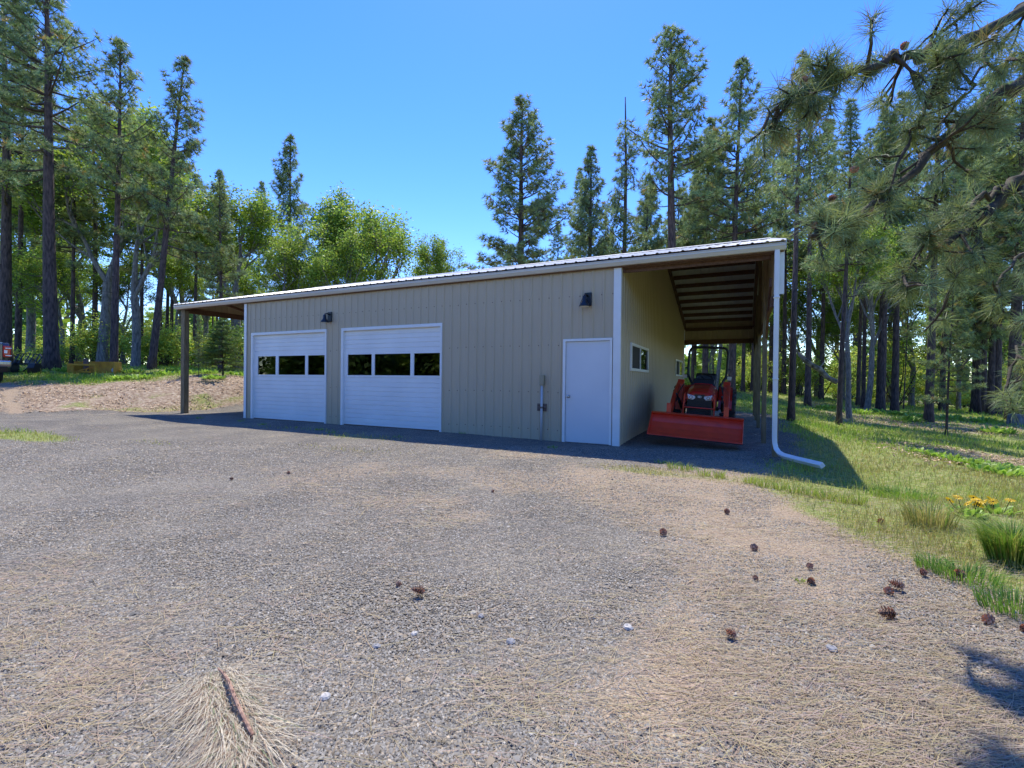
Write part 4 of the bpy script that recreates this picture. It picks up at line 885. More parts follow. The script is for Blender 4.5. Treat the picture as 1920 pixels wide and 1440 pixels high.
LM = {'yard': [(375, 'left lean-to post'), (460, 'left workshop corner'), (545, 'left garage door'), (628, 'pillar between the garage doors'), (735, 'right garage door'), (850, 'right garage door frame'), (1017, 'conduit pipe'), (1100, 'entry door'), (1155, 'white corner trim'), (1225, 'left end of the red bucket'), (1305, 'middle of the red bucket'), (1388, 'right end of the red bucket'), (1455, 'foot of the downspout'), (1500, 'downspout elbow'), (1542, 'downspout outlet'), (1630, 'tip of the building shadow')],
 'left': [(2, 'pickup truck'), (42, 'black rack'), (97, 'tallest left pine'), (130, 'left end of the yellow blade'), (165, 'middle of the yellow blade'), (194, 'leaning grey oak'), (213, 'pine at the right end of the yellow blade'), (255, 'forked grey oak'), (284, 'dark leaning pine'), (316, 'pair of slender pines'), (345, 'left lean-to post'), (372, 'small thin sapling'), (416, 'young fir'), (458, 'left corner of the workshop')],
 'right': [(1290, 'left side of the roll bar'), (1322, 'middle of the roll bar'), (1350, 'right side of the roll bar'), (1371, 'tractor rear wheel'), (1395, 'rear lean-to post'), (1411, 'second lean-to post'), (1434, 'front lean-to post'), (1456, 'white downspout'), (1483, 'straight pine beside the downspout'), (1514, 'thick grey trunked pine'), (1539, 'broken leaning limb'), (1573, 'mossy based pine'), (1594, 'grey oak trunk'), (1617, 'two thin pines'), (1650, 'close set pine pair'), (1680, 'straight pine beside the pair'), (1694, 'thin bare pole pine'), (1741, 'sturdy pine with flared base'), (1774, 'thin young pine'), (1829, 'first pine of the far right group'), (1850, 'crooked reddish pine'), (1867, 'fourth pine of the far right group'), (1899, 'thick pine behind the stump'), (1918, 'right picture edge')],
 'roof': [(1043, 'short pine tip'), (1105, 'medium pine behind the roof'), (1166, 'dead topped pine'), (1212, 'blue green filling pine'), (1250, 'tallest pine above the lean-to'), (1322, 'bushy pine'), (1380, 'open crowned pine'), (1430, 'right end of the roof')]}
SEEN = set()
def auto(kind, u, d, dm, hi, reg):
    """a label from size, distance and the landmark nearest in the view"""
    c = sorted(LM[reg], key=lambda t: abs(t[0]-u)); out = None
    for near in c[:3]:
        side = 'left of' if u < near[0]-4 else 'right of' if u > near[0]+4 else 'in line with'
        base = f"{side} the {near[1]}"
        for lab in (f"{kind} {base}", f"{'taller' if hi else 'lower'} {kind} {base}", f"{'taller' if hi else 'lower'} {'farther' if d > dm else 'nearer'} {kind} {base}"):
            if lab not in SEEN: SEEN.add(lab); return lab
    return out or lab
# ---- less distinct trees deeper in the wood: share group and label by region
rb = random.Random(77)
def bgtrees(n, u0, u1, d0, d1, keys, lab, grp, top, base):
    for i in range(n):
        d = rb.uniform(d0, d1); u = u0+(u1-u0)*(i+rb.random())/n; k = rb.choice(keys)
        vt = rb.uniform(*top) if k[0] != 'o' else rb.uniform(top[0]+130, top[1]+150); plant(k, u, base, d, vt, auto('distant '+('pine' if k[0] != 'o' else 'oak'), u, d, (d0+d1)/2, vt < sum(top)/2+(140 if k[0] == 'o' else 0), lab), wr=rb.uniform(.75, 1.05), group=grp if k[0] != 'o' else grp.replace('pines', 'oaks'))
bgtrees(6, -60, 470, 48, 62, ['pE', 'pH', 'oB', 'pB', 'oA', 'pE'], 'left', 'distant pines left of the workshop', (300, 460), 690)
bgtrees(9, 1060, 1420, 38, 55, ['pD', 'pE', 'pC', 'pB', 'pE'], 'roof', 'distant pines behind the lean-to', (310, 430), 720)
bgtrees(5, 1270, 1440, 42, 60, ['pE', 'pH', 'oB', 'oA'], 'right', 'distant pines seen through the lean-to', (380, 460), 720)
bgtrees(8, 1460, 2000, 40, 62, ['pD', 'pE', 'pC', 'pH', 'oB', 'oA', 'pI', 'pD'], 'right', 'distant pines right of the workshop', (230, 470), 755)
# shrubs of the understory
def shrubs(n, u0, u1, d0, d1, lab, grp, base, hs=(.8, 1.3)):
    for i in range(n):
        d = rb.uniform(d0, d1); u = u0+(u1-u0)*(i+rb.random())/n; k = rb.choice(['bA', 'bB', 'bC']); p = W(u, base, d)
        s = rb.uniform(*hs); o = plant(k, u, base, d, None, auto('understory shrub', u, d, (d0+d1)/2, s > sum(hs)/2, 'left' if u < 700 else 'right'), group=grp, loc=p); o.scale = (s*1.1, s*1.1, s)
shrubs(20, -60, 470, 31, 46, 'bright green understory shrub beneath the trees left of the workshop', 'understory shrubs left of the workshop', 690, (.75, 1.2))
shrubs(8, 1290, 1440, 36, 50, 'green understory shrub seen through the open lean-to', 'understory shrubs behind the lean-to', 730, (.5, 1.0))
shrubs(20, 1450, 1960, 32, 50, 'green understory shrub beneath the pines right of the workshop', 'understory shrubs right of the workshop', 760, (.7, 1.3))
# trees behind the viewer, mirrored in the door glass
for i, (x, y) in enumerate([(-16, -32), (-8, -36), (0, -33), (8, -38), (-24, -34)]):
    k = ['pB', 'oA', 'pC', 'pG'][i % 4]; p = np.array([x, y, 0.0])
    plant(k, 0, 0, 0, None, 'tree across the yard mirrored in the garage door glass', loc=p, group='trees across the yard', wr=None, cat='tree')
for x, y in [(17, 2), (21, -6), (23, 6)]:
    plant('oA' if x % 2 else 'oB', x, 0, 0, None, 'leafy tree right of the yard mirrored in the side window', loc=np.array([x, y, 0.0]), group='trees right of the yard', wr=None, cat='tree')
for k, pr in PROTO.items():
    if k not in USED:
        for c in list(pr.children): bpy.data.objects.remove(c)
        bpy.data.objects.remove(pr)

# ---- far wood that reads as one mass
def far_wood():
    rs = np.random.RandomState(5); Vs = []; Fs = []; cs = []; n0 = 0
    for i in range(330):
        a = rs.uniform(-.95, .95) if i < 150 else math.pi+rs.uniform(-1.3, 1.72); R = rs.uniform(62, 105) if i < 150 else rs.uniform(40, 58); dx = FW*math.cos(a)+RT*math.sin(a); x = CAM[0]+dx[0]*R; y = CAM[1]+dx[1]*R; z = H(x, y)
        h = rs.uniform(3.5, 9) if i < 150 else rs.uniform(6, 9.5); k = 110 if i < 150 else 260; t = rs.rand(k)**.8; rad = (1-t)*2.6*rs.uniform(.4, 1, k)+.2; th = rs.uniform(0, 6.28, k)
        C = np.stack([x+rad*np.cos(th), y+rad*np.sin(th), z+h*(.05+.95*t)], 1)
        V, F = leaves(rs, C, 5, .45, .62); Vs.append(V); Fs.append(F+n0); n0 += len(V)
        c = np.repeat(rs.uniform(.6, 1.2, (k, 1))*np.array([[1.0, 1.1, .8]]) if rs.rand() < .4 else rs.uniform(.9, 1.8, (k, 1))*np.array([[1.6, 1.4, .6]]), 5, 0); cs.append(c)  # yellow-green crowns brightened in colour to look sunlit
    o = poly_mesh('far_wood', np.concatenate(Vs), np.concatenate(Fs), M_FIR, np.concatenate(cs))
    tag(o, 'far off wood closing the view between the nearer trunks', 'wood', kind='stuff')
far_wood()

# ---- broken limb, stump
def limb_log():
    A = W(1497, 662, 19.5); B = W(1536, 692, 19.6); C = W(1571, 717, 19.3)
    T = thing('leaning_limb', 'broken grey and black dead limb leaning down onto the mossy based pine', 'dead limb', tuple(A))
    m = MB(); q = [Vector(A)-Vector(A), Vector(W(1510, 676, 19.6)-A), Vector(W(1524, 686, 19.5)-A), Vector(B-A), Vector(W(1552, 708, 19.5)-A), Vector(C-A)]
    m.tube(q, [.05, .10, .11, .12, .10, .11], 8); m.tube([q[3], q[3]+Vector((.2, -.1, .35))], [.04, .01], 5); m.tube([q[0], q[0]+Vector((-.25, 0, .3)), q[0]+Vector((-.3, .1, .8))], [.05, .03, .01], 5)
    m.build('limb', M_MOSS, T, smooth=True)
limb_log()
p = W(1906, 797, 20); T = thing('tree_stump', 'cut tree stump at far right edge in front of the thick pine', 'stump', (p[0], p[1], H(p[0], p[1])))
m = MB(); rs = np.random.RandomState(3); rr = 1+rs.uniform(-.12, .12, 14); vs = []
for z, s in ((-.15, 1.45), (.08, 1.15), (.40, 1.0), (.44, .95)):
    for j in range(14): a = 2*math.pi*j/14; vs.append((.29*s*rr[j]*math.cos(a), .29*s*rr[j]*math.sin(a), z+(.03*rr[j] if z > .3 else 0)))
m.add(vs, [(i*14+j, i*14+(j+1) % 14, (i+1)*14+(j+1) % 14, (i+1)*14+j) for i in range(3) for j in range(14)]); m.build('bark', M_BARKG, T, smooth=True)
m = MB(); m.add(vs[-14:], [tuple(range(14))]); m.build('cut_face', M_STUMP, T)

# ------------------------------------------------------------------ the near pine whose limbs reach in at upper right
def pinecone_mesh(mb, M, L=.10, R=.035, seed=0, ns=90):
    rs = np.random.RandomState(seed)
    core = [(.001, 0), (R*.5, L*.12), (R*.55, L*.4), (R*.35, L*.8), (.001, L)]; mb.lathe(core, 8, M); n1 = len(mb.c)
    for k in range(ns):
        t = (k+.5)/ns; th = k*2.39996; rad = R*(math.sin(math.pi*min(1, t*1.02+.10))**.7)*1.05+.002; z = L*(.02+.96*t)
        ct, st = math.cos(th), math.sin(th); w = R*.36*(1.1-.6*t)
        p = lambda r, tz, s: M @ Vector((ct*r-st*s, st*r+ct*s, tz))
        up_ = .07*L*(1-t*.5); q = rs.uniform(.85, 1.15)
        mb.add([p(rad*.35, z, -w*.5), p(rad*.35, z, w*.5), p(rad*q, z+up_, w), p(rad*1.12*q, z+up_*1.3, 0), p(rad*q, z+up_, -w), p(rad*.8*q, z+up_*.4, 0)], [(0, 1, 2, 3, 4), (0, 5, 3, 4), (1, 2, 3, 5)], 0, rs.uniform(.6, 1.7))
    for i in range(len(mb.c)-ns*3): mb.c[i] = .35
def near_pine():
    rs = np.random.RandomState(12); rnd = random.Random(11)
    base = W(2290, 900, 4.6); base = np.array([base[0], base[1], H(base[0], base[1])])
    T = thing('near_pine_tree', 'near ponderosa pine whose mossy limbs and long needles reach in at upper right', 'pine tree', tuple(base))
    tk = MB(); tk.tube([Vector((0, 0, -.3)), Vector((0, 0, .5)), Vector((-.05, .03, 4)), Vector((.05, 0, 9)), Vector((0, 0, 14))], [.40, .31, .27, .2, .06], 14)
    tc = []; td = []; tw = []
    cones = []
    def twig(p, d, L, r, lv):
        k = 4; pts = [p]; q = p.copy(); dd = d/np.linalg.norm(d)
        for i in range(k):
            dd = dd+rs.normal(size=3)*.16+np.array([0, 0, -.10 if lv < 2 and i < 2 else .10]); dd /= np.linalg.norm(dd); q = q+dd*L/k; pts.append(q.copy())
        tk.tube([Vector(x-base) for x in pts], [r*(1-.5*i/k) for i in range(k+1)], 6 if lv < 2 else 4, caps=False)
        if lv < 2:
            for c in range(rs.randint(1, 4) if lv == 0 else rs.randint(0, 2)):
                i0 = rs.randint(1, k); nd = dd*.6+rs.normal(size=3)*.55+np.array([0, 0, .05]); twig(pts[i0], nd, L*rs.uniform(.35, .65), r*.62, lv+1)
        tc.append(pts[-1]); td.append(dd.copy()); tw.append(rs.rand())
        if rs.rand() < .35: tc.append(pts[-1]-dd*.09); td.append(dd.copy()); tw.append(rs.rand())
        return pts, dd
    def limb(ctrl, r0, r1, n_sub, subL, s0=.15, trunk_h=None):
        P = [W(c[0], c[1], c[2]*.66) for c in ctrl]; r0 *= .62; subL *= .70; 
        if trunk_h is not None: P = [base+np.array([0, 0, trunk_h*.72])]+P
        # resample smooth (catmull)
        out = []
        Q = [P[0]]+P+[P[-1]]
        for i in range(len(P)-1):
            for t in np.linspace(0, 1, 5)[:-1]:
                a, b, c, d = Q[i], Q[i+1], Q[i+2], Q[i+3]
                out.append(.5*((2*b)+(-a+c)*t+(2*a-5*b+4*c-d)*t*t+(-a+3*b-3*c+d)*t**3))
        out.append(P[-1]); out = [o+rs.normal(size=3)*.018 for o in out]; n = len(out)
        tk.tube([Vector(o-base) for o in out], [r0+(r1-r0)*(i/(n-1))**.8 for i in range(n)], 10, caps=False)
        n_sub = int(n_sub*.56)
        for j in range(n_sub):
            s = s0+(1-s0)*(j+rs.rand())/n_sub; i0 = min(n-2, int(s*(n-1))); p = out[i0]; tang = out[i0+1]-out[i0]; tang /= np.linalg.norm(tang)
            d = tang*.8+rs.normal(size=3)*.55+np.array([0, 0, rs.uniform(-.5, .35)])
            twig(p, d, subL*rs.uniform(.5, 1.2)*(1.1-.5*s), .013, 0)
        twig(out[-1], out[-1]-out[-2], .4, .012, 0)
        return out
    limb([(1990, 165, 5.4), (1900, 168, 5.3), (1858, 192, 5.2), (1815, 235, 5.1), (1760, 268, 5.0), (1725, 305, 4.9), (1650, 372, 4.8), (1600, 408, 4.7), (1545, 432, 4.6), (1512, 440, 4.6)], .10, .010, 40, .55, .20, 5.0)
    limb([(1995, 310, 5.6), (1915, 335, 5.5), (1880, 368, 5.4), (1855, 405, 5.3), (1815, 432, 5.2), (1780, 452, 5.1), (1740, 478, 5.0), (1712, 497, 5.0), (1690, 512, 4.9)], .085, .010, 22, .55, .18, 4.1)
    limb([(1900, 345, 5.45), (1855, 362, 5.4), (1810, 392, 5.3), (1770, 415, 5.2), (1735, 430, 5.1)], .035, .008, 10, .5, .1)
    limb([(1990, 20, 5.6), (1900, 30, 5.4), (1810, 72, 5.2), (1740, 92, 5.0), (1690, 108, 4.8), (1610, 132, 4.6), (1550, 158, 4.5), (1490, 182, 4.4), (1462, 200, 4.4)], .085, .010, 56, .55, .2, 6.2)
    limb([(1815, 75, 5.2), (1790, 100, 5.1), (1768, 145, 5.0), (1748, 190, 4.9), (1722, 225, 4.8), (1700, 262, 4.8)], .03, .007, 9, .42, .2)
    limb([(1855, 60, 5.3), (1848, 100, 5.2), (1828, 150, 5.1), (1812, 180, 5.0)], .02, .007, 5, .4, .4)
    limb([(1965, 120, 5.0), (1930, 110, 4.8), (1900, 108, 4.7)], .02, .007, 4, .35, .3)
    limb([(1990, 480, 5.8), (1940, 470, 5.6), (1905, 490, 5.4), (1870, 540, 5.2)], .03, .008, 8, .5, .1, 3.2)
    limb([(2000, 600, 6.2), (1960, 610, 6.0), (1925, 640, 5.7), (1890, 690, 5.5)], .03, .008, 9, .5, .1, 2.6)
    limb([(1995, 660, 6.6), (1950, 655, 6.2), (1920, 680, 6.0)], .025, .008, 6, .45, .1, 2.3)
    limb([(1840, 412, 5.25), (1828, 450, 5.2), (1815, 490, 5.15), (1790, 520, 5.1)], .022, .006, 5, .35, .3)
    tk.build('trunk', M_TWIG, T, smooth=True)
    C = np.array(tc); Dv = np.array(td); n = 40
    V, F = tri_fan_tufts(rs, C, Dv, n, .130, .0032, 1.2, .16, segs=2, back=.07)
    tone = rs.uniform(.65, 1.25, len(C)); w = np.array(tw); bc = np.stack([tone*(.85+.5*w), tone*(.95+.15*w), tone*(1.2-.5*w)], 1); dry = rs.rand(len(C)) < .05; bc[dry] = [1.3, .75, .6]
    fc = np.repeat(bc, n*3, 0)*np.repeat(rs.uniform(.8, 1.2, (len(C)*n, 1)), 3, 0)
    poly_mesh('crown', V-base, F, M_NEEDN, fc, T)
    for i, (u, v, d, s) in enumerate([(a_, b_, c_*.66, s_*.66) for a_, b_, c_, s_ in ((1672, 98, 4.8, 1.35), (1512, 153, 4.45, 1.0), (1603, 314, 4.8, .95), (1552, 374, 4.7, 1.0), (1532, 418, 4.6, .9), (1628, 396, 4.75, .8), (1690, 88, 4.9, 1.0))]):
        c = MB(); M = Matrix.Translation(Vector(W(u, v, d)-base)) @ Matrix.Rotation(rnd.uniform(0, 6), 4, 'Z') @ Matrix.Rotation(R_(rnd.uniform(60, 120)), 4, 'X') @ Matrix.Scale(s, 4)
        pinecone_mesh(c, M, .085, .034, i, 70); c.build('pine_cone', M_CONE, T, col=True)
near_pine()

# ------------------------------------------------------------------ things lying on the ground
def gpos(u, v):                      # point of the level yard seen at (u, v)
    r = FW+RT*(u-960)/FPX-UP*(v-720)/FPX; t = -CAM[2]/r[2]; return CAM+r*t
CONES = [(797, 1114, 1.15, 'brown open pine cone lying alone in the middle of the gravel'), (1241, 997, .95, 'small dark pine cone on the gravel below the downspout'),
 (1358, 957, .9, 'dark pine cone nearest the grass edge under the downspout'), (1411, 1028, .9, 'greenish black pine cone at the edge of the grass'),
 (1697, 1106, 1.15, 'largest reddish open pine cone right of the litter strip'), (1667, 1112, .8, 'small red brown cone just left of the largest open cone'),
 (1680, 1156, 1.2, 'round grey brown pine cone below the largest open cone'), (1514, 1088, .9, 'brown pine cone with a green sprout beside it'),
 (1521, 1060, .7, 'flattened orange brown cone above the cone with the sprout'), (1725, 1073, .8, 'grey weathered pine cone half sunk in grass'),
 (1788, 1077, 1.0, 'dark pine cone in the shade left of the big grass clump'), (1862, 1170, .95, 'long brown pine cone near the right edge of the picture'),
 (1912, 1176, .8, 'pine cone cut by the right edge of the picture'), (1420, 1083, .6, 'small flat brown cone on the needle litter'),
 (1381, 1197, .8, 'broken reddish cone scales in the right foreground'),
 (742, 1095, .7, 'broken dark red cone left of the lone brown cone'),
 (921, 919, .6, 'tiny brown cone far out on the gravel near the building'), (1649, 973, .9, 'grey brown cone in the dry grass left of the dry tuft'),
 (438, 895, .7, 'dark speck like cone on the left gravel'), (540, 883, .7, 'brown speck like cone on the middle left gravel'), ]
cm = MB(); pinecone_mesh(cm, Matrix.Translation((0, 0, 0)), .098, .036, 1, 58); cone0 = cm.build('pine_cone', M_CONE, col=True)
cm2 = MB(); pinecone_mesh(cm2, Matrix.Translation((0, 0, 0)), .075, .037, 7, 48); cone1 = cm2.build('pine_cone', M_CONE, col=True); f0 = [True, True]
for i, (u, v, s, lab) in enumerate(CONES):
    src = cone0 if i % 2 == 0 else cone1; o = src if f0[i % 2] else src.copy()
    if not f0[i % 2]: COL.objects.link(o)
    f0[i % 2] = False; p = gpos(u, v+6); rg = random.Random(i*3+1)
    o.location = (p[0], p[1], H(p[0], p[1])+.030*s); o.rotation_euler = (R_(90+rg.uniform(-18, 18)), 0, rg.uniform(0, 6.28)); s *= .72; o.scale = (s, s, s)
    tag(o, lab, 'pine cone', 'pine cones on the ground')
# dead pine twig with straw coloured needles in front
def dead_twig():
    rs = np.random.RandomState(9); A = gpos(408, 1268); B = gpos(470, 1400); A[2] = .05; B[2] = .05
    T = thing('dead_pine_twig', 'fallen reddish pine twig with a fan of straw coloured needles in the near gravel', 'fallen twig', (A[0], A[1], 0))
    m = MB(); pts = []; AB = B-A
    for t in np.linspace(0, 1, 9): pts.append(Vector((AB[0]*t+.012*math.sin(t*7), AB[1]*t, .035+.03*math.sin(t*3))))
    m.tube(pts, [.003, .005, .006, .007, .007, .007, .007, .007, .007], 8)
    for k in range(60):
        i = rs.randint(0, 8); p = pts[i]+(pts[i+1]-pts[i])*rs.rand(); a = rs.normal(size=3); a /= np.linalg.norm(a); m.tube([p, p+Vector(a)*.014], [.003, .001], 4, caps=False)
    m.build('stem', mat('red_dead_bark', (0.20, 0.105, 0.07), 0.9, vary=(0.44, 0.28, 0.19), scale=60, bump=.6), T)
    N = 1800; ax = AB/np.linalg.norm(AB); perp = np.array([-ax[1], ax[0], 0]); t = rs.uniform(0, 1.15, N); sd = np.where(rs.rand(N) < .70, -1, 1)
    base = np.outer(t, AB)*1.0+np.array([0, 0, .03]); base += perp*(sd*rs.uniform(0, .02, N))[:, None]
    fan = rs.normal(0, .42, N); d = ax*(.95+0*fan)[:, None]+perp*(np.where(sd < 0, -1, .42)*rs.uniform(.0, .9, N))[:, None]+perp*fan[:, None]*.9; d[:, 2] = rs.uniform(-.02, .35, N); d /= np.linalg.norm(d, axis=1, keepdims=True)
    offs = perp*(np.where(sd < 0, -1, .35)*rs.uniform(0, .065, N))[:, None]; base = base+offs; L = rs.uniform(.06, .12, N)[:, None]; bend = rs.normal(size=(N, 3))*.036; bend[:, 2] = 0
    P0 = base; P1 = base+d*L*.5+bend+np.array([0, 0, .006]); P2 = base+d*L+bend*2.2; P2[:, 2] = np.maximum(P2[:, 2]*.35, .004)+rs.uniform(0, .02, N)
    s = np.cross(d, [0, 0, 1.0]); s /= np.linalg.norm(s, axis=1, keepdims=True)+1e-9; w = .0008
    V = np.stack([P0-s*w, P0+s*w, P1-s*w, P1+s*w, P2-s*w*.5, P2+s*w*.5], 1).reshape(-1, 3); i = np.arange(N)[:, None]*6
    F = np.concatenate([i+[0, 1, 3, 2], i+[2, 3, 5, 4]], 1).reshape(-1, 4)
    tone = rs.uniform(.75, 1.55, (N, 1))*np.array([[1.20, 1.32, 1.50]]); green = rs.rand(N) < .06; tone[green] = [.6, 1.0, .7]; br = rs.rand(N) < .22; tone[br] = [.75, .6, .55]
    poly_mesh('needles', V, F, M_LITTER, np.repeat(tone, 2, 0), T)
dead_twig()

def strips(rs, x, y, L, wid, lift, name, m, col, lab, cat, curve=.12):
    """flat curved strips lying on the ground"""
    N = len(x); z = Hs(x, y); a = rs.uniform(0, math.pi, N) if curve != 'c' else 0; a = np.where(rs.rand(N) < .5, a, rs.normal(.45, .35, N))
    dx, dy = np.cos(a), np.sin(a); bx, by = -dy, dx; k = rs.normal(0, curve, N)*L; pt = []
    tl = rs.uniform(-.10, .10, N)*L
    for t in (-.5, 0, .5):
        off = k*(.25-t*t); cx = x+dx*L*t+bx*off; cy = y+dy*L*t+by*off; cz = z+lift*rs.uniform(.3, 1.2, N)+np.maximum(tl*t, -.004)
        pt += [np.stack([cx-bx*wid/2, cy-by*wid/2, cz], 1), np.stack([cx+bx*wid/2, cy+by*wid/2, cz+wid*.3], 1)]
    V = np.stack(pt, 1).reshape(-1, 3); i = np.arange(N)[:, None]*6; F = np.concatenate([i+[0, 1, 3, 2], i+[2, 3, 5, 4]], 1).reshape(-1, 4)
    o = poly_mesh(name, V, F, m, np.repeat(col, 2, 0)); return tag(o, lab, cat, kind='stuff')
def view_pts(rs, n, d0, d1, p=1.0, wide=1.12):
    """random points of the wedge in front of the viewer, denser near"""
    t = rs.rand(n)**p; d = d0*(d1/d0)**t; s = rs.uniform(-wide, wide, n)*d
    x = CAM[0]+FW[0]*d+RT[0]*s; y = CAM[1]+FW[1]*d+RT[1]*s; return x, y, d
rs = np.random.RandomState(4)
# crushed stones
x, y, d = view_pts(rs, 420000, 1.2, 9, 1.0); g, e, li = masks(x, y); ok = (rs.rand(len(x)) > g*1.3) & (rs.rand(len(x)) > li*.15) & ~((x > XL) & (x < 0) & (y > -.03)) & (e < .3)
x, y, d = x[ok], y[ok], d[ok]; N = len(x); z = Hs(x, y); sz = rs.uniform(.0028, .0072, N)*(1+np.clip(d-3, 0, 8)*.12); sz[rs.rand(N) < .002] *= 2.2
oc = np.array([[1, 0, 0], [0, 1, 0], [-1, 0, 0], [0, -1, 0], [.1, 0, .75], [0, 0, -.6]]); J = oc[None]+rs.normal(0, .24, (N, 6, 3)); a = rs.uniform(0, 6.28, N); ca, sa = np.cos(a)[:, None], np.sin(a)[:, None]
J[:, :, 0] *= rs.uniform(.8, 1.5, (N, 1)); X = J[:, :, 0]*ca-J[:, :, 1]*sa; Y = J[:, :, 0]*sa+J[:, :, 1]*ca
V = np.stack([X*sz[:, None]+x[:, None], Y*sz[:, None]+y[:, None], J[:, :, 2]*sz[:, None]+z[:, None]+sz[:, None]*.25], 2).reshape(-1, 3)
i = np.arange(N)[:, None]*6; F = np.concatenate([i+[0, 1, 4], i+[1, 2, 4], i+[2, 3, 4], i+[3, 0, 4]], 1).reshape(-1, 3)
tone = rs.choice([.45, .68, .9, 1.1, 1.35, 1.7], N, p=[.13, .22, .28, .22, .11, .04])*rs.uniform(.85, 1.15, N); wm = rs.rand(N) < .3
c = np.stack([tone*np.where(wm, 1.12, .98), tone*.99, tone*np.where(wm, .84, 1.03)], 1)
tag(poly_mesh('gravel', V, F, M_STONE, np.repeat(c, 4, 0)), 'grey crushed gravel covering the yard', 'gravel', kind='stuff')
# dry needles
x, y, d = view_pts(rs, 230000, 1.2, 16, .95); g, e, li = masks(x, y); clump = np.clip((fbm(x*.8+y*.5, y-x*.3, 2.6, 40)-.44)*4, 0, 1)
ok = (rs.rand(len(x)) < (li*.36+.07)*(.26+.74*clump)) & ~((x > XL) & (x < 0) & (y > -.03)); x, y, d = x[ok], y[ok], d[ok]; N = len(x)
c = rs.uniform(.6, 1.35, (N, 1))*np.stack([np.ones(N), rs.uniform(.86, 1.08, N), rs.uniform(.7, 1.2, N)], 1)
strips(rs, x, y, rs.uniform(.06, .17, N), .0017*(1+np.clip(d-2.5, 0, 12)*.22), .014, 'needle_litter', M_LITTER, c, 'tan pine needle litter strewn over the gravel', 'needle litter')
# dead leaf and bark chips on the bank and in the bare patches
x, y, d = view_pts(rs, 160000, 7, 34, .8); g, e, li = masks(x, y); ok = (rs.rand(len(x)) < e*.8); x, y, d = x[ok], y[ok], d[ok]; N = len(x)
c = rs.choice([.55, .9, 1.4, 2.2], (N, 1), p=[.25, .3, .3, .15])*np.array([[.80, .70, .66]])*rs.uniform(.8, 1.2, (N, 1))
o = strips(rs, x, y, rs.uniform(.03, .10, N), rs.uniform(.012, .035, N), .04, 'leaf_litter', M_LITTER, c, 'reddish brown dead leaves and chips on the bank', 'leaf litter')
# grass
def blades(rs, x, y, h, w, col, name='grass', lab=None, m=M_GRASS, cat='grass', parent=None, zbase=None, lean=None, origin=(0, 0, 0)):
    N = len(x); z = (Hs(x, y) if zbase is None else zbase)-.01; a = rs.uniform(0, 6.28, N) if lean is None else lean; k = rs.uniform(.15, .9, N)*h
    fx, fy = np.cos(a), np.sin(a); b = rs.uniform(0, 6.28, N); sx, sy = np.cos(b)*w/2, np.sin(b)*w/2
    P = []
    for t, q, ww in ((0, 0, 1), (.62, .28, .8), (1.0, 1.0, 0)):
        cx = x+fx*k*q; cy = y+fy*k*q; cz = z+h*t*(1-.25*q)
        if ww: P += [np.stack([cx-sx*ww, cy-sy*ww, cz], 1), np.stack([cx+sx*ww, cy+sy*ww, cz], 1)]
        else: P += [np.stack([cx, cy, cz], 1)]
    V = np.stack(P, 1).reshape(-1, 3)-np.array(origin); i = np.arange(N)[:, None]*5
    F = np.concatenate([i+[0, 1, 3], i+[0, 3, 2], i+[2, 3, 4]], 1).reshape(-1, 3)
    o = poly_mesh(name, V, F, m, np.repeat(col, 3, 0), parent)
    if lab: tag(o, lab, cat, kind='stuff')
    return o
xs, ys, ds = [], [], []
for n, a, b in ((170000, 2.4, 9), (110000, 9, 22), (90000, 18, 42)):
    x, y, d = view_pts(rs, n, a, b, .9); xs.append(x); ys.append(y); ds.append(d)
x = np.concatenate(xs); y = np.concatenate(ys); d = np.concatenate(ds); g, e, li = masks(x, y)
dens = np.clip(fbm(x, y, 1.6, 50)*1.6-.25, .12, 1)
under = (x > XL-.1) & (x < 2.9) & (y > -.3) & (y < 11.3); side = (x > 2.2) & (y < 0)
ok = (rs.rand(len(x)) < g*dens) & ~((x > XL-.05) & (x < .1) & (y > -.06) & (y < 11.4)) & ~(under & (rs.rand(len(x)) < .8)); x, y, d = x[ok], y[ok], d[ok]; g = g[ok]; N = len(x)
lush = np.clip((fbm(x, y, .35, 60)-.42)*4, 0, 1); far_ = np.clip((d-8)/6, 0, 1); lush = np.clip(lush*.6+far_*.55, 0, 1)
dryc = np.array([1.75, 1.22, 1.55]); grc = np.array([1.25, 1.68, .50]); lush = np.where((x < -14) & (e[ok] > .25), .12, lush); mixv = np.clip(lush+rs.normal(0, .28, N), 0, 1)[:, None]
c = (dryc*(1-mixv)+grc*mixv)*rs.uniform(.65, 1.25, (N, 1))
h = rs.uniform(.03, .11, N)*(1+.9*lush+.5*far_)*np.clip(g+.25, .4, 1); h = np.where(rs.rand(N) < .02, h*2.2, h)
blades(rs, x, y, h, .0032*(1+np.clip(d-3, 0, 40)*.28), c, 'grass', 'green and dry tan grass on the slope and terrace')
# taller lines of weeds: along the shade edge and by the wall
def clump(name, lab, cat, u, v, n, r, h, w, cols, grp=None, loc=None, seed=0, lean_out=True):
    rs = np.random.RandomState(seed+int(u)); p = gpos(u, v) if loc is None else np.array(loc); z0 = H(p[0], p[1]); T = thing(name, lab, cat, (p[0], p[1], z0), 0, grp)
    a = rs.uniform(0, 6.28, n); q = np.sqrt(rs.rand(n))*r; x = p[0]+np.cos(a)*q; y = p[1]+np.sin(a)*q
    c = np.array(cols)[rs.randint(0, len(cols), n)]*rs.uniform(.7, 1.25, (n, 1))
    blades(rs, x, y, h*rs.uniform(.5, 1.1, n), w, c, 'leaves', None, parent=T, zbase=np.full(n, z0), lean=a, origin=(p[0], p[1], z0)); return T
G_ = [(.55, .95, .5), (.7, 1.1, .5), (.9, 1.2, .7)]; DRY = [(2.0, 1.35, 1.9), (1.7, 1.3, 1.5), (.8, 1.0, .6)]
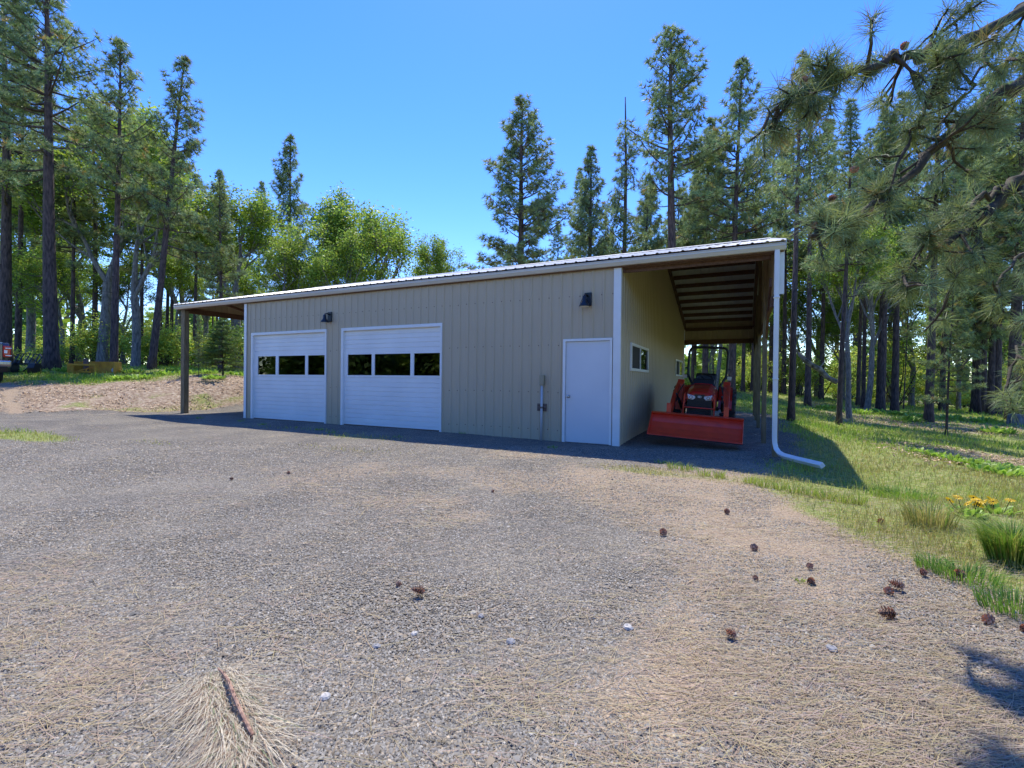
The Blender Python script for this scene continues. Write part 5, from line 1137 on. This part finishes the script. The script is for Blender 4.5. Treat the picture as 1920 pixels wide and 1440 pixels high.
clump('grass_clump', 'large dark green grass clump at the right edge of the foreground', 'grass clump', 1898, 1052, 1500, .13, .36, .005, [(.65, 1.0, .5), (.9, 1.25, .5), (1.2, 1.4, .8), (1.8, 1.4, 1.3)])
clump('grass_clump', 'dry stemmed upright grass tuft left of the yellow flowers', 'grass clump', 1742, 985, 420, .17, .30, .005, DRY)
clump('grass_clump', 'bright green low tuft in the lawn right of the building shadow', 'grass clump', 1690, 915, 700, .30, .15, .006, [(1.0, 1.3, .5), (.8, 1.2, .5)])
clump('grass_clump', 'small grass tuft just above the largest open pine cone', 'grass clump', 1745, 1066, 160, .08, .14, .004, G_)
clump('grass_clump', 'short green tuft at the lower right picture edge', 'grass clump', 1905, 1145, 350, .16, .14, .005, G_)
clump('grass_clump', 'grass tuft above the shaded hollow left of the large clump', 'grass clump', 1812, 1085, 300, .16, .13, .005, G_)
clump('grass_sprout', 'bright yellow green sprout beside a brown cone', 'sprout', 1500, 1092, 26, .02, .05, .008, [(1.4, 1.5, .5)])
for i, u in enumerate([1262, 1285, 1320, 1350, 1405, 1430, 1462, 1490, 1520, 1548, 1580, 1612]):
    clump('weed', auto('feathery pale weed on the shadow edge', u, 7, 7, True, 'yard'), 'weed', u, [872, 876, 886, 890, 898, 904, 908, 914, 920, 926, 932, 934][i]+6, 60, .07, .17, .006, [(1.3, 1.5, .8), (1.6, 1.4, 1.1)], 'weeds along the shadow edge', seed=i)
for i, (u, v) in enumerate([(375, 785), (452, 790), (492, 797), (600, 806), (622, 812), (745, 820), (868, 812), (1036, 838), (1240, 868), (1296, 880)]):
    clump('weed', auto('small green weed on gravel', u, 7, 7, True, 'yard'), 'weed', u, v, 40, .10, .09, .007, [(.8, 1.2, .5)], 'weeds in front of the doors', seed=i+50)
# broad leaved plants and yellow flowers on the crest
def broad(name, lab, cat, loc, n, r, L, flowers=0, grp=None, seed=0):
    rs = np.random.RandomState(seed); z0 = H(loc[0], loc[1]); T = thing(name, lab, cat, (loc[0], loc[1], z0), 0, grp); V = []; F = []; c = []
    for i in range(n):
        a = rs.uniform(0, 6.28); q = r*math.sqrt(rs.rand())*.6; b = np.array([math.cos(a)*q, math.sin(a)*q, 0]); el = rs.uniform(.35, 1.35); d = np.array([math.cos(a)*math.cos(el), math.sin(a)*math.cos(el), math.sin(el)])
        s = np.array([-math.sin(a), math.cos(a), 0]); l = L*rs.uniform(.6, 1.15); w = l*.17; o = len(V)
        m1 = b+d*l*.35; m2 = b+d*l*.7+np.array([0, 0, -.03*l]); e = b+d*l+np.array([0, 0, -.16*l])
        V += [b, m1-s*w, m1+s*w, m2-s*w*.8, m2+s*w*.8, e]; F += [(o, o+1, o+2, o), (o+1, o+3, o+4, o+2), (o+3, o+5, o+4, o+3)]; k = rs.uniform(.65, 1.3); c += [(k, k*1.05, k)]*3
    m = MB(); m.v = [tuple(v) for v in V]; m.f = [tuple(dict.fromkeys(f)) for f in F]; m.c = [tuple(q) for q in c]; m.m = [0]*len(F); m.build('leaves', M_WYE, T, col=True)
    for i in range(flowers):
        a = rs.uniform(0, 6.28); q = r*rs.uniform(.1, 1); p = Vector((math.cos(a)*q, math.sin(a)*q, L*rs.uniform(.9, 1.35))); f = MB()
        f.tube([(p.x*.5, p.y*.5, 0), p], .003, 4, m=1)
        tl = Matrix.Translation(p) @ Matrix.Rotation(rs.uniform(-.9, .9), 4, 'X') @ Matrix.Rotation(rs.uniform(-.9, .9), 4, 'Y')
        for k in range(11):
            t = k*2*math.pi/11; f.add([tl @ Vector((0, 0, .004)), tl @ Vector((.034*math.cos(t-.22), .034*math.sin(t-.22), .006)), tl @ Vector((.044*math.cos(t), .044*math.sin(t), .0)), tl @ Vector((.034*math.cos(t+.22), .034*math.sin(t+.22), .006))], [(0, 1, 2, 3)])
        f.lathe([(0, .009), (.006, .007), (.008, .003), (.006, -.004)], 10, tl, m=1); f.build('flower', [M_FLOW, M_WYE, M_CONE], T)
broad('wildflower', 'leafy plant with several yellow blooms left of the large grass clump', 'wildflower', gpos(1815, 962), 60, .20, .12, 7, seed=2)
broad('wildflower', 'smaller yellow flowered plant right beside the larger flowering one', 'wildflower', gpos(1868, 955), 46, .18, .12, 5, seed=3)
for i, (u, v, d) in enumerate([(1752, 872, 8.6), (1775, 874, 8.4), (1800, 880, 8.1), (1825, 884, 7.9), (1850, 886, 7.8), (1872, 892, 7.5), (1895, 896, 7.3), (1915, 900, 7.2), (1840, 900, 7.3), (1882, 906, 7.0), (1718, 868, 9.2), (1908, 884, 8.0)]):
    broad('leafy_plant', auto('bright broad leaved plant', u, d, 8, v < 884, 'right'), 'plant', W(u, v, d), 60, .24, .17, 0, 'broad leaved plants on the crest', seed=20+i)
for i, (u, v, d) in enumerate([(1690, 770, 24), (1720, 776, 22), (1660, 772, 24), (1640, 770, 25), (1790, 782, 22), (1700, 783, 20), (1845, 790, 21), (1610, 768, 24), (1870, 800, 17), (1550, 762, 26)]):
    broad('leafy_plant', auto('green fern like plant', u, d, 22, v < 772, 'right'), 'plant', W(u, v, d), 110, .8, .32, 0, 'green plants among the right trunks', seed=60+i)
for i, (u, v, d) in enumerate([(390, 700, 24), (440, 702, 25), (330, 697, 24), (250, 700, 23), (400, 716, 20), (228, 713, 20), (265, 712, 20), (60, 699, 22), (120, 699, 23), (350, 705, 23), (455, 706, 24), (310, 703, 22)]):
    broad('leafy_plant', auto('low terrace plant', u, d, 22, v < 704, 'left'), 'plant', W(u, v, d), 110, .7, .28, 0, 'low plants on the left terrace', seed=90+i)
# larger loose stones on the gravel
for i, (u, v, s, lab) in enumerate([(957, 1206, .018, 'grey loose stone in the middle foreground gravel'), (1177, 1180, .02, 'pale flat stone right of centre in the gravel'), (777, 1190, .014, 'small whitish pebble below the lone pine cone'), (902, 1157, .014, 'dark loose stone right of the lone pine cone'), (706, 1214, .014, 'flat dark stone left of the whitish pebble'), (1560, 1220, .02, 'grey stone in the right needle litter'), (610, 1310, .016, 'beige stone right of the straw coloured twig')]):
    rs = np.random.RandomState(i); bm = bmesh_ = None
    m = MB(); p = gpos(u, v); prof = [(.001, 1), (.7, .75), (1.05, .1), (.8, -.5), (.001, -.6)]
    m.lathe([(r*s*1.3, z*s*.75) for r, z in prof], 8); m.v = [tuple(np.array(q)*(1+rs.uniform(-.18, .18, 3))) for q in m.v]
    mt = mat('loose_stone', (.22, .21, .20) if i not in (1, 2, 6) else (.55, .5, .42), .9, vary=(.32, .31, .3), scale=60)
    o = m.build('stone', mt, loc=(p[0], p[1], H(p[0], p[1])+s*.4)); o.rotation_euler = (0, 0, i); tag(o, lab, 'stone')
